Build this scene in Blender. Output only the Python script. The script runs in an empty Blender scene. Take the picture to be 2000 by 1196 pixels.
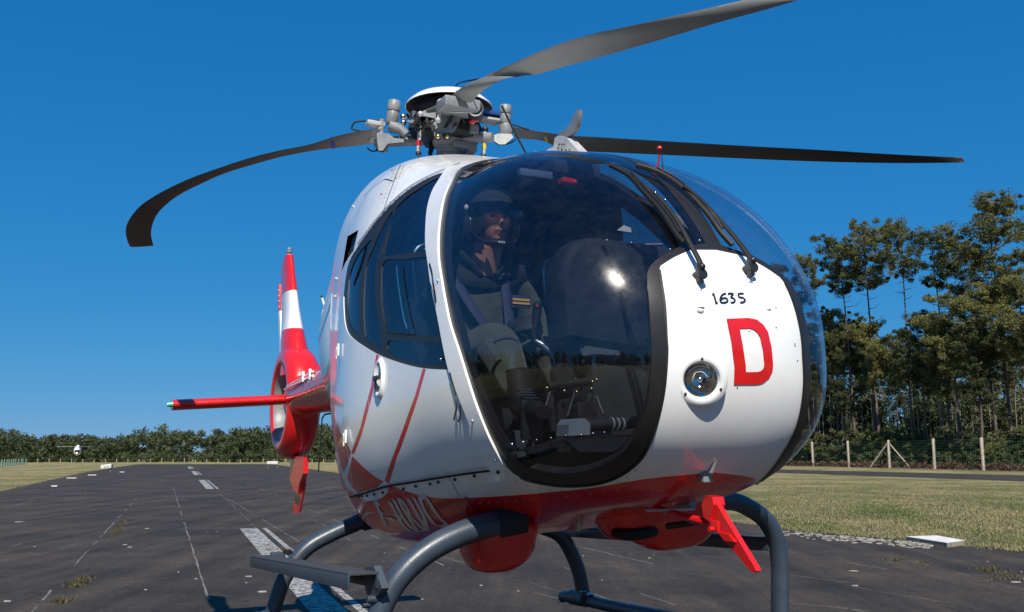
import bpy, bmesh, math, random
import numpy as np
from mathutils import Vector, Matrix, noise
from mathutils.geometry import delaunay_2d_cdt
rng = random.Random(7); nr = np.random.default_rng(7)
sc = bpy.context.scene
R = math.radians
# ------------------------------------------------------------ camera, sky, sun, exposure
H, FPX, HX, HY, TH = 0.9502 + .95, 1816.26, -0.4209, 5.9288, 0.42889
LIFT = .95   # the skids hover just off the runway
PIT = math.atan(290 / FPX)
cam = bpy.data.objects.new('camera', bpy.data.cameras.new('camera')); sc.collection.objects.link(cam)
cam.location = (0, 0, H); cam.rotation_euler = (math.pi / 2 + PIT, 0, 0)
cam.data.sensor_width = 36; cam.data.lens = 36 * FPX / 2000
cam.data.clip_start = .05; cam.data.clip_end = 4000
sc.camera = cam
RX = np.array([math.sin(TH), -math.cos(TH), 0]); RY = np.array([math.cos(TH), math.sin(TH), 0]); RZ = np.array([0, 0, 1.])
SE, SA = R(48), R(-22)
sh = np.array([math.cos(SE) * math.cos(SA), math.cos(SE) * math.sin(SA), math.sin(SE)])
sw = sh[0] * RX + sh[1] * RY + sh[2] * RZ
world = bpy.data.worlds.new('World'); sc.world = world; world.use_nodes = True
nt = world.node_tree; bg = nt.nodes['Background']
sky = nt.nodes.new('ShaderNodeTexSky'); sky.sky_type = 'NISHITA'; sky.sun_disc = False
sky.sun_elevation = SE; sky.sun_rotation = math.atan2(sw[0], sw[1])
sky.altitude = 1200; sky.air_density = 1.0; sky.dust_density = 0.0; sky.ozone_density = 1.5
sep = nt.nodes.new('ShaderNodeSeparateColor'); cmb = nt.nodes.new('ShaderNodeCombineColor'); nt.links.new(sky.outputs[0], sep.inputs[0])
for k_, (g_, a_) in enumerate(((1.3, .072), (.5, .92), (.34, 2.36))):     # the camera's own colour response: deep saturated blue, flat towards the horizon
    pw_ = nt.nodes.new('ShaderNodeMath'); pw_.operation = 'POWER'; pw_.inputs[1].default_value = g_; ml_ = nt.nodes.new('ShaderNodeMath'); ml_.operation = 'MULTIPLY'; ml_.inputs[1].default_value = a_
    nt.links.new(sep.outputs[k_], pw_.inputs[0]); nt.links.new(pw_.outputs[0], ml_.inputs[0]); nt.links.new(ml_.outputs[0], cmb.inputs[k_])
nt.links.new(cmb.outputs[0], bg.inputs[0])
bg.inputs[1].default_value = 0.1
sun = bpy.data.objects.new('sun', bpy.data.lights.new('sun', 'SUN')); sc.collection.objects.link(sun)
sun.data.energy = 4.8; sun.data.angle = R(.5); sun.data.color = (1, .935, .83)
sun.rotation_euler = Vector(sw).to_track_quat('Z', 'Y').to_euler()
sc.view_settings.view_transform = 'Standard'; sc.view_settings.look = 'None'
sc.view_settings.exposure = 0.4; sc.view_settings.gamma = 1; sc.view_settings.use_curve_mapping = False
# ------------------------------------------------------------ helpers
def tag(o, label=None, cat=None, group=None, kind=None):
    if label: o['label'] = label
    if cat: o['category'] = cat
    if group: o['group'] = group
    if kind: o['kind'] = kind
    return o
def empty(name, loc=(0, 0, 0), rz=0, parent=None):
    o = bpy.data.objects.new(name, None); sc.collection.objects.link(o)
    o.location = loc; o.rotation_euler = (0, 0, rz); o.parent = parent; o.empty_display_size = .1
    return o
def link(name, me, mat=None, parent=None):
    o = bpy.data.objects.new(name, me); sc.collection.objects.link(o); o.parent = parent
    if mat is not None:
        for m in (mat if isinstance(mat, (list, tuple)) else [mat]): me.materials.append(m)
    return o
def mesh(name, V, F, mat=None, parent=None, smooth=True, sharp=35):
    me = bpy.data.meshes.new(name); me.from_pydata([tuple(map(float, v)) for v in V], [], [tuple(int(i) for i in f) for f in F]); me.update()
    if smooth:
        me.shade_smooth()
        if sharp: me.set_sharp_from_angle(angle=R(sharp))
    return link(name, me, mat, parent)
def material(name, col=(.5, .5, .5), rough=.5, metal=0, coat=0, var=0, vscale=8, bump=0, bscale=60, spec=.5, sheen=0, rvar=0, coords='Object'):
    m = bpy.data.materials.new(name); m.use_nodes = True; t = m.node_tree; b = t.nodes['Principled BSDF']
    b.inputs['Base Color'].default_value = (*col, 1); b.inputs['Roughness'].default_value = rough
    b.inputs['Metallic'].default_value = metal; b.inputs['Coat Weight'].default_value = coat; b.inputs['Coat Roughness'].default_value = .06
    b.inputs['Specular IOR Level'].default_value = spec; b.inputs['Sheen Weight'].default_value = sheen
    tc = t.nodes.new('ShaderNodeTexCoord')
    if var or rvar:
        n = t.nodes.new('ShaderNodeTexNoise'); n.inputs['Scale'].default_value = vscale; n.inputs['Detail'].default_value = 6; n.inputs['Roughness'].default_value = .65
        t.links.new(tc.outputs[coords], n.inputs['Vector'])
        if var:
            mr = t.nodes.new('ShaderNodeMapRange'); mr.inputs['From Min'].default_value = .3; mr.inputs['From Max'].default_value = .7
            mr.inputs['To Min'].default_value = 1 - var; mr.inputs['To Max'].default_value = 1 + var
            t.links.new(n.outputs['Fac'], mr.inputs['Value'])
            mx = t.nodes.new('ShaderNodeVectorMath'); mx.operation = 'SCALE'; mx.inputs[0].default_value = col
            t.links.new(mr.outputs[0], mx.inputs['Scale']); t.links.new(mx.outputs[0], b.inputs['Base Color'])
        if rvar:
            m2 = t.nodes.new('ShaderNodeMapRange'); m2.inputs['From Min'].default_value = .3; m2.inputs['From Max'].default_value = .7
            m2.inputs['To Min'].default_value = max(.02, rough - rvar); m2.inputs['To Max'].default_value = rough + rvar
            t.links.new(n.outputs['Fac'], m2.inputs['Value']); t.links.new(m2.outputs[0], b.inputs['Roughness'])
    if bump:
        n = t.nodes.new('ShaderNodeTexNoise'); n.inputs['Scale'].default_value = bscale; n.inputs['Detail'].default_value = 5
        t.links.new(tc.outputs[coords], n.inputs['Vector'])
        bp = t.nodes.new('ShaderNodeBump'); bp.inputs['Strength'].default_value = bump; bp.inputs['Distance'].default_value = .01
        t.links.new(n.outputs['Fac'], bp.inputs['Height']); t.links.new(bp.outputs[0], b.inputs['Normal'])
    return m
def glass(name, tint, ior=1.5, gloss=(1, 1, 1), rough=0.0, dirt=.008, glare=0):
    m = bpy.data.materials.new(name); m.use_nodes = True; t = m.node_tree; t.nodes.clear()
    o = t.nodes.new('ShaderNodeOutputMaterial'); tr = t.nodes.new('ShaderNodeBsdfTransparent'); tr.inputs[0].default_value = (*tint, 1)
    g = t.nodes.new('ShaderNodeBsdfGlossy'); g.inputs['Roughness'].default_value = rough; g.inputs[0].default_value = (*gloss, 1)
    f0 = ((ior - 1) / (ior + 1)) ** 2 * 1.35; lw = t.nodes.new('ShaderNodeLayerWeight'); lw.inputs[0].default_value = .5
    pw = t.nodes.new('ShaderNodeMath'); pw.operation = 'POWER'; pw.inputs[1].default_value = 5; t.links.new(lw.outputs['Facing'], pw.inputs[0])
    fr = t.nodes.new('ShaderNodeMath'); fr.operation = 'MULTIPLY_ADD'; fr.inputs[1].default_value = .85 - f0; fr.inputs[2].default_value = f0; t.links.new(pw.outputs[0], fr.inputs[0])
    mx = t.nodes.new('ShaderNodeMixShader'); t.links.new(fr.outputs[0], mx.inputs[0]); t.links.new(tr.outputs[0], mx.inputs[1]); t.links.new(g.outputs[0], mx.inputs[2])
    df = t.nodes.new('ShaderNodeBsdfDiffuse'); df.inputs[0].default_value = (.35, .35, .33, 1)
    tc = t.nodes.new('ShaderNodeTexCoord'); n = t.nodes.new('ShaderNodeTexNoise'); n.inputs['Scale'].default_value = 14; n.inputs['Detail'].default_value = 9; n.inputs['Roughness'].default_value = .75
    t.links.new(tc.outputs['Object'], n.inputs['Vector'])
    mr = t.nodes.new('ShaderNodeMapRange'); mr.inputs['From Min'].default_value = .4; mr.inputs['From Max'].default_value = .8; mr.inputs['To Max'].default_value = dirt * 2.5; mr.inputs['To Min'].default_value = dirt * .3
    t.links.new(n.outputs['Fac'], mr.inputs['Value'])
    m2 = t.nodes.new('ShaderNodeMixShader'); t.links.new(mr.outputs[0], m2.inputs[0]); t.links.new(mx.outputs[0], m2.inputs[1]); t.links.new(df.outputs[0], m2.inputs[2])
    if glare:
        g2 = t.nodes.new('ShaderNodeBsdfGlossy'); g2.inputs['Roughness'].default_value = .2; m3 = t.nodes.new('ShaderNodeMixShader'); m4 = t.nodes.new('ShaderNodeMath'); m4.operation = 'MULTIPLY'; m4.inputs[1].default_value = glare * 18; t.links.new(mr.outputs[0], m4.inputs[0])
        t.links.new(m4.outputs[0], m3.inputs[0]); m4.use_clamp = True; t.links.new(m2.outputs[0], m3.inputs[1]); t.links.new(g2.outputs[0], m3.inputs[2]); t.links.new(m3.outputs[0], o.inputs[0]); return m
    t.links.new(m2.outputs[0], o.inputs[0]); return m
M = dict(
    white=material('white_paint', (.80, .80, .79), .24, coat=.6, var=.05, vscale=2.2, rvar=.1, bump=.012, bscale=5),
    red=material('red_paint', (.62, .012, .012), .27, coat=.5, var=.14, vscale=3.5, rvar=.1, bump=.012, bscale=5),
    seal=material('black_rubber_seal', (.012, .012, .014), .45, var=.2, vscale=30),
    frame=material('dark_frame_paint', (.018, .0165, .016), .32, var=.25, vscale=10),
    lining=material('cabin_lining', (.018, .02, .026), .8),
    glass=glass('tinted_acrylic', (.56, .58, .62), 1.55, rough=.012, glare=.08, gloss=(.82, .88, 1.0)),
    glassp=glass('lightly_tinted_acrylic', (.78, .82, .87), 1.5, gloss=(.85, .9, 1)),
    sglass=glass('dark_side_glass', (.25, .28, .33), 1.52, gloss=(.8, .86, 1.0)),
    skid=material('blue_grey_skid_paint', (.036, .050, .072), .38, var=.18, vscale=9, bump=.08, bscale=120),
    step=material('grit_step', (.035, .04, .05), .75, var=.3, vscale=60, bump=.5, bscale=300),
    hub=material('hub_grey_paint', (.20, .21, .22), .45, var=.22, vscale=14, bump=.1, bscale=50),
    hubw=material('hub_pale_paint', (.42, .42, .41), .4, var=.15, vscale=20),
    hubd=material('greasy_dark_metal', (.035, .036, .04), .4, metal=.5, var=.4, vscale=25),
    blade=material('blade_grey_paint', (.19, .19, .185), .4, var=.12, vscale=5),
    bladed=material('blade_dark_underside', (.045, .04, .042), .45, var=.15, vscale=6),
    chrome=material('bright_metal', (.8, .8, .8), .12, metal=1),
    steel=material('brushed_steel', (.5, .5, .52), .3, metal=1, var=.15, vscale=20),
    black=material('black_plastic', (.009, .009, .010), .6, var=.2, vscale=20, spec=.3),
    grey=material('grey_plastic', (.22, .23, .25), .5, var=.1),
    brass=material('brass_fitting', (.55, .42, .18), .3, metal=1),
    blue=material('blue_band', (.01, .07, .45), .4), yellow=material('yellow_band', (.7, .5, .04), .4),
    ink=material('dark_blue_lettering', (.01, .01, .03), .4),
    greyred=material('grey_lettering', (.60, .60, .62), .35),
)
# blade underside: shade and dirt put into the colour, grey root to brown-black tip
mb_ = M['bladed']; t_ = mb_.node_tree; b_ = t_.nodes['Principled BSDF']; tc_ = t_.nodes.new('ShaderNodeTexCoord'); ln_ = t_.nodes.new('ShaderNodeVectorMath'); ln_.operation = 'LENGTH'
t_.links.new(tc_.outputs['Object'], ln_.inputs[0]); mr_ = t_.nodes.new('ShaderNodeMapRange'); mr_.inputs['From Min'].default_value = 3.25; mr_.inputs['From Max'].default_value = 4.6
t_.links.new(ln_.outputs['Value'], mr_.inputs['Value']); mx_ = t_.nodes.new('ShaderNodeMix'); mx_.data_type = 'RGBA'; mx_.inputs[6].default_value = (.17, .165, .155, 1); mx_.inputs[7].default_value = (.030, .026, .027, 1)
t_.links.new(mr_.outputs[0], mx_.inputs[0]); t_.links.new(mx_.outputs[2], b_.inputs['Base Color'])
# ------------------------------------------------------------ pixel of the photograph -> ray in the helicopter's own frame
CAMW = np.array([0, 0, H]); ORG = np.array([HX, HY, LIFT])
def w2h(P):
    P = np.asarray(P, float) - ORG; return np.stack([P @ RX, P @ RY, P @ RZ], -1)
def h2w(P):
    P = np.asarray(P, float); return ORG + P[..., :1] * RX + P[..., 1:2] * RY + P[..., 2:3] * RZ
def wray(px, py):
    a = (598 - py) / FPX
    return np.array([(px - 1000) / FPX, math.cos(PIT) - a * math.sin(PIT), math.sin(PIT) + a * math.cos(PIT)])
OH = w2h(CAMW)
def hray(px, py):
    w = wray(px, py); return np.array([w @ RX, w @ RY, w @ RZ])
def onX(px, py, X): d = hray(px, py); return OH + d * ((X - OH[0]) / d[0])
def onY(px, py, Y): d = hray(px, py); return OH + d * ((Y - OH[1]) / d[1])
def onZ(px, py, Z): d = hray(px, py); return OH + d * ((Z - OH[2]) / d[2])
def atD(px, py, D): w = wray(px, py); return w2h(CAMW + w * (D / w[1]))      # D metres ahead of the camera
def gw(px, py, z=0.): w = wray(px, py); return CAMW + w * ((z - H) / w[2])       # ground point in world frame
def catmull(P, n=6, closed=False):
    P = np.asarray(P, float); out = []; N = len(P)
    rngi = range(N if closed else N - 1)
    for i in rngi:
        p0 = P[(i - 1) % N] if (closed or i > 0) else 2 * P[0] - P[1]; p1 = P[i]; p2 = P[(i + 1) % N]; p3 = P[(i + 2) % N] if (closed or i + 2 < N) else 2 * P[-1] - P[-2]
        for k in range(n):
            t = k / n; out.append(.5 * ((2 * p1) + (p2 - p0) * t + (2 * p0 - 5 * p1 + 4 * p2 - p3) * t * t + (3 * p1 - p0 - 3 * p2 + p3) * t ** 3))
    if not closed: out.append(P[-1])
    return np.array(out)
# ------------------------------------------------------------ cabin surface
SK = np.array([0, .35, .7, 1.0, 1.25, 1.5, 1.75, 2.0, 2.2]); XN = 2.9629
CT = np.array([[0, .472, .703, .789, .816, .836, .704, .519, .29], [0, .379, .735, .953, 1.083, 1.264, 1.372, 1.115, .761],
 [0, .322, .58, .691, .791, .919, .999, .645, .375], [1.323, 1.291, 1.345, 1.367, 1.369, 1.417, 1.509, 1.795, 1.924],
 [2.608, 2.685, 2.808, 2.741, 2.649, 2.725, 2.827, 2.991, 2.829], [2.397, 2.411, 2.543, 2.714, 2.929, 3.378, 3.421, 3.039, 2.971]])
def nspline(xk, yk):
    n = len(xk); A = np.eye(n); b = np.zeros(n); h = np.diff(xk)
    for i in range(1, n - 1):
        A[i, i - 1] = h[i - 1]; A[i, i] = 2 * (h[i - 1] + h[i]); A[i, i + 1] = h[i]
        b[i] = 6 * ((yk[i + 1] - yk[i]) / h[i] - (yk[i] - yk[i - 1]) / h[i - 1])
    Mm = np.linalg.solve(A, b)
    def f(x):
        x = np.clip(x, xk[0], xk[-1]); i = np.clip(np.searchsorted(xk, x) - 1, 0, n - 2)
        a = (xk[i + 1] - x) / h[i]; c = (x - xk[i]) / h[i]
        return a * yk[i] + c * yk[i + 1] + ((a ** 3 - a) * Mm[i] + (c ** 3 - c) * Mm[i + 1]) * h[i] ** 2 / 6
    return f
FS = [nspline(SK, CT[i]) for i in range(6)]
def FF(P):
    s = np.sqrt(np.maximum(XN - P[..., 0], 1e-9)); hw, up, dn, zm, n1, n2 = [g(s) for g in FS]
    top = P[..., 2] > zm; n = np.where(top, n1, n2); h = np.where(top, up, dn)
    r = (np.abs(P[..., 1]) / hw) ** n + (np.abs(P[..., 2] - zm) / h) ** n - 1
    return np.where(P[..., 0] >= XN, 5., r)
def ring(X, m=96):
    s = math.sqrt(XN - X); hw, up, dn, zm, n1, n2 = [float(g(s)) for g in FS]; out = []
    for v in np.linspace(0, 2 * np.pi, m, endpoint=False):
        n, h = (n1, up) if math.sin(v) > 0 else (n2, dn); c, q = math.cos(v), math.sin(v); k = (abs(c) ** n + abs(q) ** n) ** (-1 / n)
        out.append((X, hw * c * k, zm + h * q * k))
    return np.array(out)
def normals(P):
    e = 2e-4; P = np.asarray(P, float); g = np.stack([FF(P + e * np.eye(3)[i]) - FF(P - e * np.eye(3)[i]) for i in range(3)], -1)
    bad = ~np.isfinite(g).all(-1) | (np.linalg.norm(g, axis=-1) < 1e-9) | (P[..., 0] > XN - 4e-4)
    g[bad] = (1, 0, 0); return g / np.linalg.norm(g, axis=-1, keepdims=True)
def cast(o, d, t0, t1, n=500):
    # first crossing outside->inside along rays, vectorised
    T = np.linspace(t0, t1, n); P = o + T[None, :, None] * d[:, None, :]; g = FF(P) < 0
    i = np.argmax(g, 1); ok = g.any(1) & (i > 0); i = np.maximum(i, 1); a = T[i - 1]; b = T[i]
    for _ in range(30):
        m = (a + b) / 2; ins = FF(o + m[:, None] * d) < 0; b = np.where(ins, m, b); a = np.where(ins, a, m)
    return o + a[:, None] * d, ok
CC = np.array([1.2, 0, 1.45])
def radial(D):
    # from the centre CC outwards
    a = np.full(len(D), .01); b = np.full(len(D), 4.5)
    for _ in range(42):
        m = (a + b) / 2; ins = FF(CC + m[:, None] * D) < 0; a = np.where(ins, m, a); b = np.where(ins, b, m)
    return CC + a[:, None] * D
def to2(P): d = P - CC; d = d / np.linalg.norm(d, axis=-1, keepdims=True); return d[..., 1:] / (1 + d[..., :1])
def from2(q):
    r2 = (q ** 2).sum(-1, keepdims=True); return radial(np.concatenate([(1 - r2) / (1 + r2), 2 * q / (1 + r2)], -1))
def S(px, n=5, closed=False, smooth=True):
    # pixel polyline -> points on the cabin skin
    q = catmull(px, n, closed) if smooth else np.asarray(px, float)
    D = np.array([hray(*a) for a in q]); P, ok = cast(OH, D, .85 / 1, 1.7 * 1.0, 900) if False else cast(OH, D, 1.5, 8.5, 900)
    return P[ok]
def skin(P, off=0.):
    # project any point radially onto the skin
    P = np.asarray(P, float); D = P - CC; D /= np.linalg.norm(D, axis=-1, keepdims=True); Q = radial(D); return Q + off * normals(Q)
def lineS(A, B, n=14):
    t = np.linspace(0, 1, n)[:, None]; return skin(np.asarray(A) * (1 - t) + np.asarray(B) * t)
mir = np.array([1, -1, 1.])
def zz(pts, ox, oy, s): return [(ox + a / s, oy + b / s) for a, b in pts]
pilL = [(872.6,333),(861,353.5),(847.5,377),(839,407),(836,440.5),(836,480.6),(841,517),(847.5,561),(856,601),(864,641),(869,668),(881.6,724),(897.4,766),(911.5,801.5),(922,829),(921,842),(932.6,868),(946.6,896),(961.4,914.6)]
pilR = [(901,329),(893,337),(884,355),(874,377),(867.6,400),(862.5,434),(860,467),(861,507),(867.6,551),(874,587.6),(884,634),(901,685.6),(918.5,742),(936,794.5),(957,847),(974.7,882),(990.5,910)]
wsO = [(990.5,911),(1005,925),(1030,937),(1060,944),(1100,949),(1150,947),(1190,938),(1220,923),(1245,903),(1260,883),(1272,856),(1282.6,823),(1293,781),(1298.5,744),(1302,690),(1300.6,660),(1297.6,600),(1292,560),(1287,528)]
wsO2 = [(1290,519),(1310,506),(1330,496),(1350,488)]
wsI = [(903,336),(892,357),(880,385),(872,430),(869,470),(870,520),(876,560),(888,610),(900,660),(912,705),(930,755),(950,800),(975,850),(1003,888),(1035,912),(1075,922),(1110,924),(1150,918),(1185,904),(1215,885),(1240,850),(1254,820),(1265,780),(1271,730),(1272,680),(1268,600),(1264,550),(1266,528),(1280,510),(1305,494),(1325,484)]
pL, pR = S(pilL, 4), S(pilR, 4)
roofedge = lineS((1.40, -.43, 2.4), (1.34, 0, 2.5), 10)
wo = S(wsO, 4); wo2 = S(wsO2, 4); topc = skin([[2.80, 0, 1.78]])[0]
k0 = wo2[-1]; apex = skin([[k0[0], 0, k0[2] + .012]])
print('apex', k0, apex)
wscreen_out = np.concatenate([wo, wo2, apex, lineS(apex[0], (1.34, 0, 2.5), 30)[1:], roofedge[::-1], pR])
wi = S(wsI, 4); lastz = wi[-1]
post = lineS((lastz[0] - .01, -.035, lastz[2] + .03), (1.42, -.035, 2.5), 26)
wscreen_in = np.concatenate([wi, post, lineS((1.45, -.06, 2.4), (1.5, -.38, 2.35), 8)])
pillar = np.concatenate([pL, S([(970, 914), (980, 912.5)], 2), pR[::-1], S([(890, 328), (882, 329)], 2)])
sideW = [(873,335),(847,343),(814,360),(787,379),(764,400),(734,434),(708,470),(690,497),(680,518),(675,545),(672,575),(672,601),(674,628),(679,648),(690,662),(708,675),(739,693),(778,708),(817,718),(848,721.5),(880,722.5)]
sideO = np.concatenate([S(sideW, 4), pL[::-1][(np.abs(pL[::-1][:, 2] - S([(880, 722.5), (881, 722.6)], 1)[0, 2])).argmin():]])
panes = [
 [(709,484),(697,500),(684,530),(679,565),(678,600),(681,630),(690,645),(700,652),(699,584),(705,525),(722,482),(724,468)],
 [(712,657),(730,673),(746,682),(741,640),(734,600),(731,560),(733,520),(742,485),(760,440),(766,412),(745,445),(726,488),(714,520),(709,584)],
 [(770,410),(790,388),(818,368),(844,352),(856,350),(843,377),(834,407),(831,440),(831,480),(833,491),(790,495),(750,499),(753,470),(760,440)],
 [(749,511),(790,507),(834,503),(838,530),(843,561),(851,601),(858,641),(861,656),(810,655),(763,650),(752,640),(745,600),(743,560)],
 [(767,664),(815,669),(863,672),(872,700),(873,714),(845,714),(800,708),(770,697),(758,688),(755,672)]]
Z3 = lambda p: zz(p, 620, 640, 2.8475)
seam_door_bottom = [(678,972),(719,960),(760.5,947),(813,938),(866,928.7),(914,921),(960.7,914.6)]
seam_hinge = [(671,590),(665,610),(663,640),(664,665),(665.6,700),(669,740),(672.7,780),(675,815),(678,850.7),(685,886),(690,925),(696,965)]
door = np.concatenate([S(seam_hinge, 3), S(seam_door_bottom[1:], 3), pL[::-1][1:], S(sideW[:10], 3)[1:]])
intake = S([(678.6,462),(700,449),(690,491),(667,531)], 1, smooth=False)
red_tri = S(Z3([(196,715),(250,770),(310,820),(372,856),(330,890),(280,905),(225,918),(190,885),(165,835),(180,770)]), 1, smooth=False)
red_rear = S(Z3([(88,470),(105,520),(130,585),(160,640),(190,690),(170,755),(146,805),(125,750),(112,690),(104,640),(98,570)]), 1, smooth=False)
stripeA = S(Z3([(330,148),(300,330),(280,400),(240,560),(190,698),(205,706),(255,570),(293,430),(318,330),(343,153)]), 1, smooth=False)
stripeB = S(Z3([(588,228),(545,380),(480,560),(420,720),(375,850),(400,868),(445,720),(505,560),(565,380),(606,231)]), 1, smooth=False)
redtop = S(Z3([(128,812),(165,890),(215,930),(270,962),(330,960),(385,925),(402,882),(480,905),(560,930),(700,950),(900,945),(1139,930)]) + [(1080,961),(1150,954),(1259,936),(1359,926),(1385,923)], 3)
rs0 = redtop[0]; nose_end = skin([[redtop[-1][0], 0, redtop[-1][2]]])
redbot_rear = lineS(rs0, (-1.3, -.5, 1.35), 12)[::-1]
half = np.concatenate([redbot_rear[:-1], redtop, nose_end])
red_main = np.concatenate([half, (half * mir)[::-1][1:], lineS(half[0] * mir, (-1.3, 0, .8), 6)[1:], lineS((-1.3, 0, .8), half[0], 6)[1:-1]])
M_ = lambda P: P * mir
# panel layer (later wins) and colour layer
panels = [('door', door), ('door', M_(door)), ('windscreen_frame', wscreen_out), ('windscreen_frame', M_(wscreen_out)),
          ('windscreen', wscreen_in), ('windscreen', M_(wscreen_in)), ('window_frame', sideO), ('window_frame', M_(sideO))]
for q in panes:
    a = S(q, 4, closed=True); panels += [('window', a)]
a2 = to2(M_(sideO)); a2 = a2.mean(0) + (a2 - a2.mean(0)) * .9; panels += [('window', from2(a2))]
panels += [('pillar', pillar), ('pillar', M_(pillar)), ('intake', intake), ('intake', M_(intake))]
lc_ = S([(1368, 742), (1369, 742)], 1)[0]; la_ = np.linspace(0, 2 * np.pi, 48, endpoint=False)
panels += [('lamp_hole', skin(np.stack([np.full(48, lc_[0]), lc_[1] + .067 * np.cos(la_), lc_[2] + .067 * np.sin(la_)], -1)))]
colours = [red_main, red_tri, M_(red_tri), red_rear, M_(red_rear), stripeA, M_(stripeA), stripeB, M_(stripeB)]
XR = -1.35
verts = []; edges = []
def addpoly(P):
    q = to2(P); b = len(verts)
    for a in q: verts.append(a)
    n = len(q)
    for i in range(n): edges.append((b + i, b + (i + 1) % n))
    return q
P2 = [addpoly(P) for _, P in panels]; C2 = [addpoly(P) for P in colours]; rg = addpoly(ring(XR, 120))
th = 0.0
while th < R(158):
    m = max(1, int(2 * math.pi * math.sin(th) / R(1.55)))
    for k in range(m):
        ph = 2 * math.pi * (k + .5 * (int(th * 100) % 2)) / m; t = math.tan(th / 2); verts.append(np.array([t * math.cos(ph), t * math.sin(ph)]))
    th += R(1.35)
vo, eo, fo, *_ = delaunay_2d_cdt([Vector(v) for v in verts], edges, [], 0, 1e-7)
V2 = np.array([tuple(v) for v in vo]); T3 = np.array([f for f in fo if len(f) == 3])
V3 = from2(V2); N3 = normals(V3); cen = V2[T3].mean(1)
def inpoly(pts, poly):
    x, y = pts[:, 0], pts[:, 1]; c = np.zeros(len(pts), bool); n = len(poly)
    for i in range(n):
        x1, y1 = poly[i]; x2, y2 = poly[(i + 1) % n]
        if y1 == y2: continue
        k = ((y1 > y) != (y2 > y)) & (x < (x2 - x1) * (y - y1) / (y2 - y1) + x1); c ^= k
    return c
pid = np.full(len(T3), -1); inside = inpoly(cen, rg)
for i, q in enumerate(P2): pid[inpoly(cen, q)] = i
pid[~inside] = -9
red = np.zeros(len(T3), int)
for q in C2[1:]: red[inpoly(cen, q)] = 1
red[inpoly(cen, C2[0])] = 1
print('shell tris', len(T3))
heli = empty('helicopter', tuple(ORG), 0)
heli.matrix_world = Matrix(((RX[0], RY[0], 0, ORG[0]), (RX[1], RY[1], 0, ORG[1]), (0, 0, 1, LIFT), (0, 0, 0, 1)))
tag(heli, 'large white and red helicopter parked on the runway with a pilot at the controls', 'helicopter')
def shell(name, sel, mats, parent, off=0., thick=0., col=None, liner=None, linoff=-.03, flip=False):
    T = T3[sel]; used, inv = np.unique(T, return_inverse=True); inv = inv.reshape(T.shape)
    Vv = V3[used] + off * N3[used]; F = inv[:, ::1]
    # orientation outward
    a = Vv[F[:, 1]] - Vv[F[:, 0]]; b = Vv[F[:, 2]] - Vv[F[:, 0]]; nn = np.cross(a, b); w = (nn * N3[used][F[:, 0]]).sum(1) < 0
    F = np.where(w[:, None], F[:, ::-1], F)
    faces = [tuple(f) for f in F]; mi = list(col[sel]) if col is not None else [0] * len(faces); VV = [v for v in Vv]; NN = [n for n in N3[used]]
    if thick:
        cnt = {}
        for f in faces:
            for i in range(3):
                e = (f[i], f[(i + 1) % 3]); cnt[e] = cnt.get(e, 0) + 1
        mp = {}
        for (i, j) in list(cnt):
            if (j, i) in cnt: continue
            q = []
            for s_ in (i, j):
                for lv in (0, 1): mp[len(VV)] = 1; VV.append(Vv[s_] - lv * thick * N3[used][s_]); NN.append(None); q.append(len(VV) - 1)
            faces.append((q[2], q[0], q[1], q[3])); mi.append(mi[0])
            d = Vv[j] - Vv[i]; nrm = np.cross(d, N3[used][i]); nrm = nrm / (np.linalg.norm(nrm) + 1e-9)
            for s_ in q: NN[s_] = nrm
    me = bpy.data.meshes.new(name); me.from_pydata([tuple(v) for v in VV], [], [tuple(int(x) for x in f) for f in faces]); me.update()
    o = link(name, me, mats, parent)
    me.polygons.foreach_set('material_index', np.array(mi, dtype=np.int32)); me.shade_smooth()
    me.normals_split_custom_set_from_vertices([tuple(n) for n in NN])
    return o
def liner(sel, parent, off=-.035):
    T = T3[sel]; used, inv = np.unique(T, return_inverse=True); inv = inv.reshape(T.shape); Vv = V3[used] + off * N3[used]
    return mesh('cabin_lining', Vv, inv, M['lining'], parent)
nid = {i: n for i, (n, _) in enumerate(panels)}
body_sel = pid == -1
sh_o = shell('fuselage_skin', body_sel, [M['white'], M['red']], heli, col=red)
opaque = body_sel.copy(); doors = []
for i, (n, P) in enumerate(panels):
    sel = pid == i
    if not sel.any(): continue
    star = P[:, 1].mean() < 0
    if n == 'door':
        o = shell('door', sel, [M['white'], M['red']], heli, off=.002, thick=.012, col=red); opaque |= sel; doors.append(o)
    elif n == 'windscreen_frame': shell('windscreen_frame', sel, M['frame'], heli, off=.003, thick=.03); opaque |= sel
    elif n == 'windscreen': shell('windscreen', sel, M['glass'] if star else M['glassp'], heli, off=.001)
    elif n == 'window_frame': wf = shell('window_frame', sel, M['seal'], doors[0 if star else 1], off=-.002, thick=.02); opaque |= sel
    elif n == 'window': shell('window', sel, M['sglass'], doors[0 if star else 1], off=-.006)
    elif n == 'pillar': shell('door_pillar', sel, M['white'], heli, off=.014, thick=.02); opaque |= sel
    elif n == 'intake': shell('air_intake', sel, M['black'], heli, off=-.03)
liner(opaque, heli)
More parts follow.
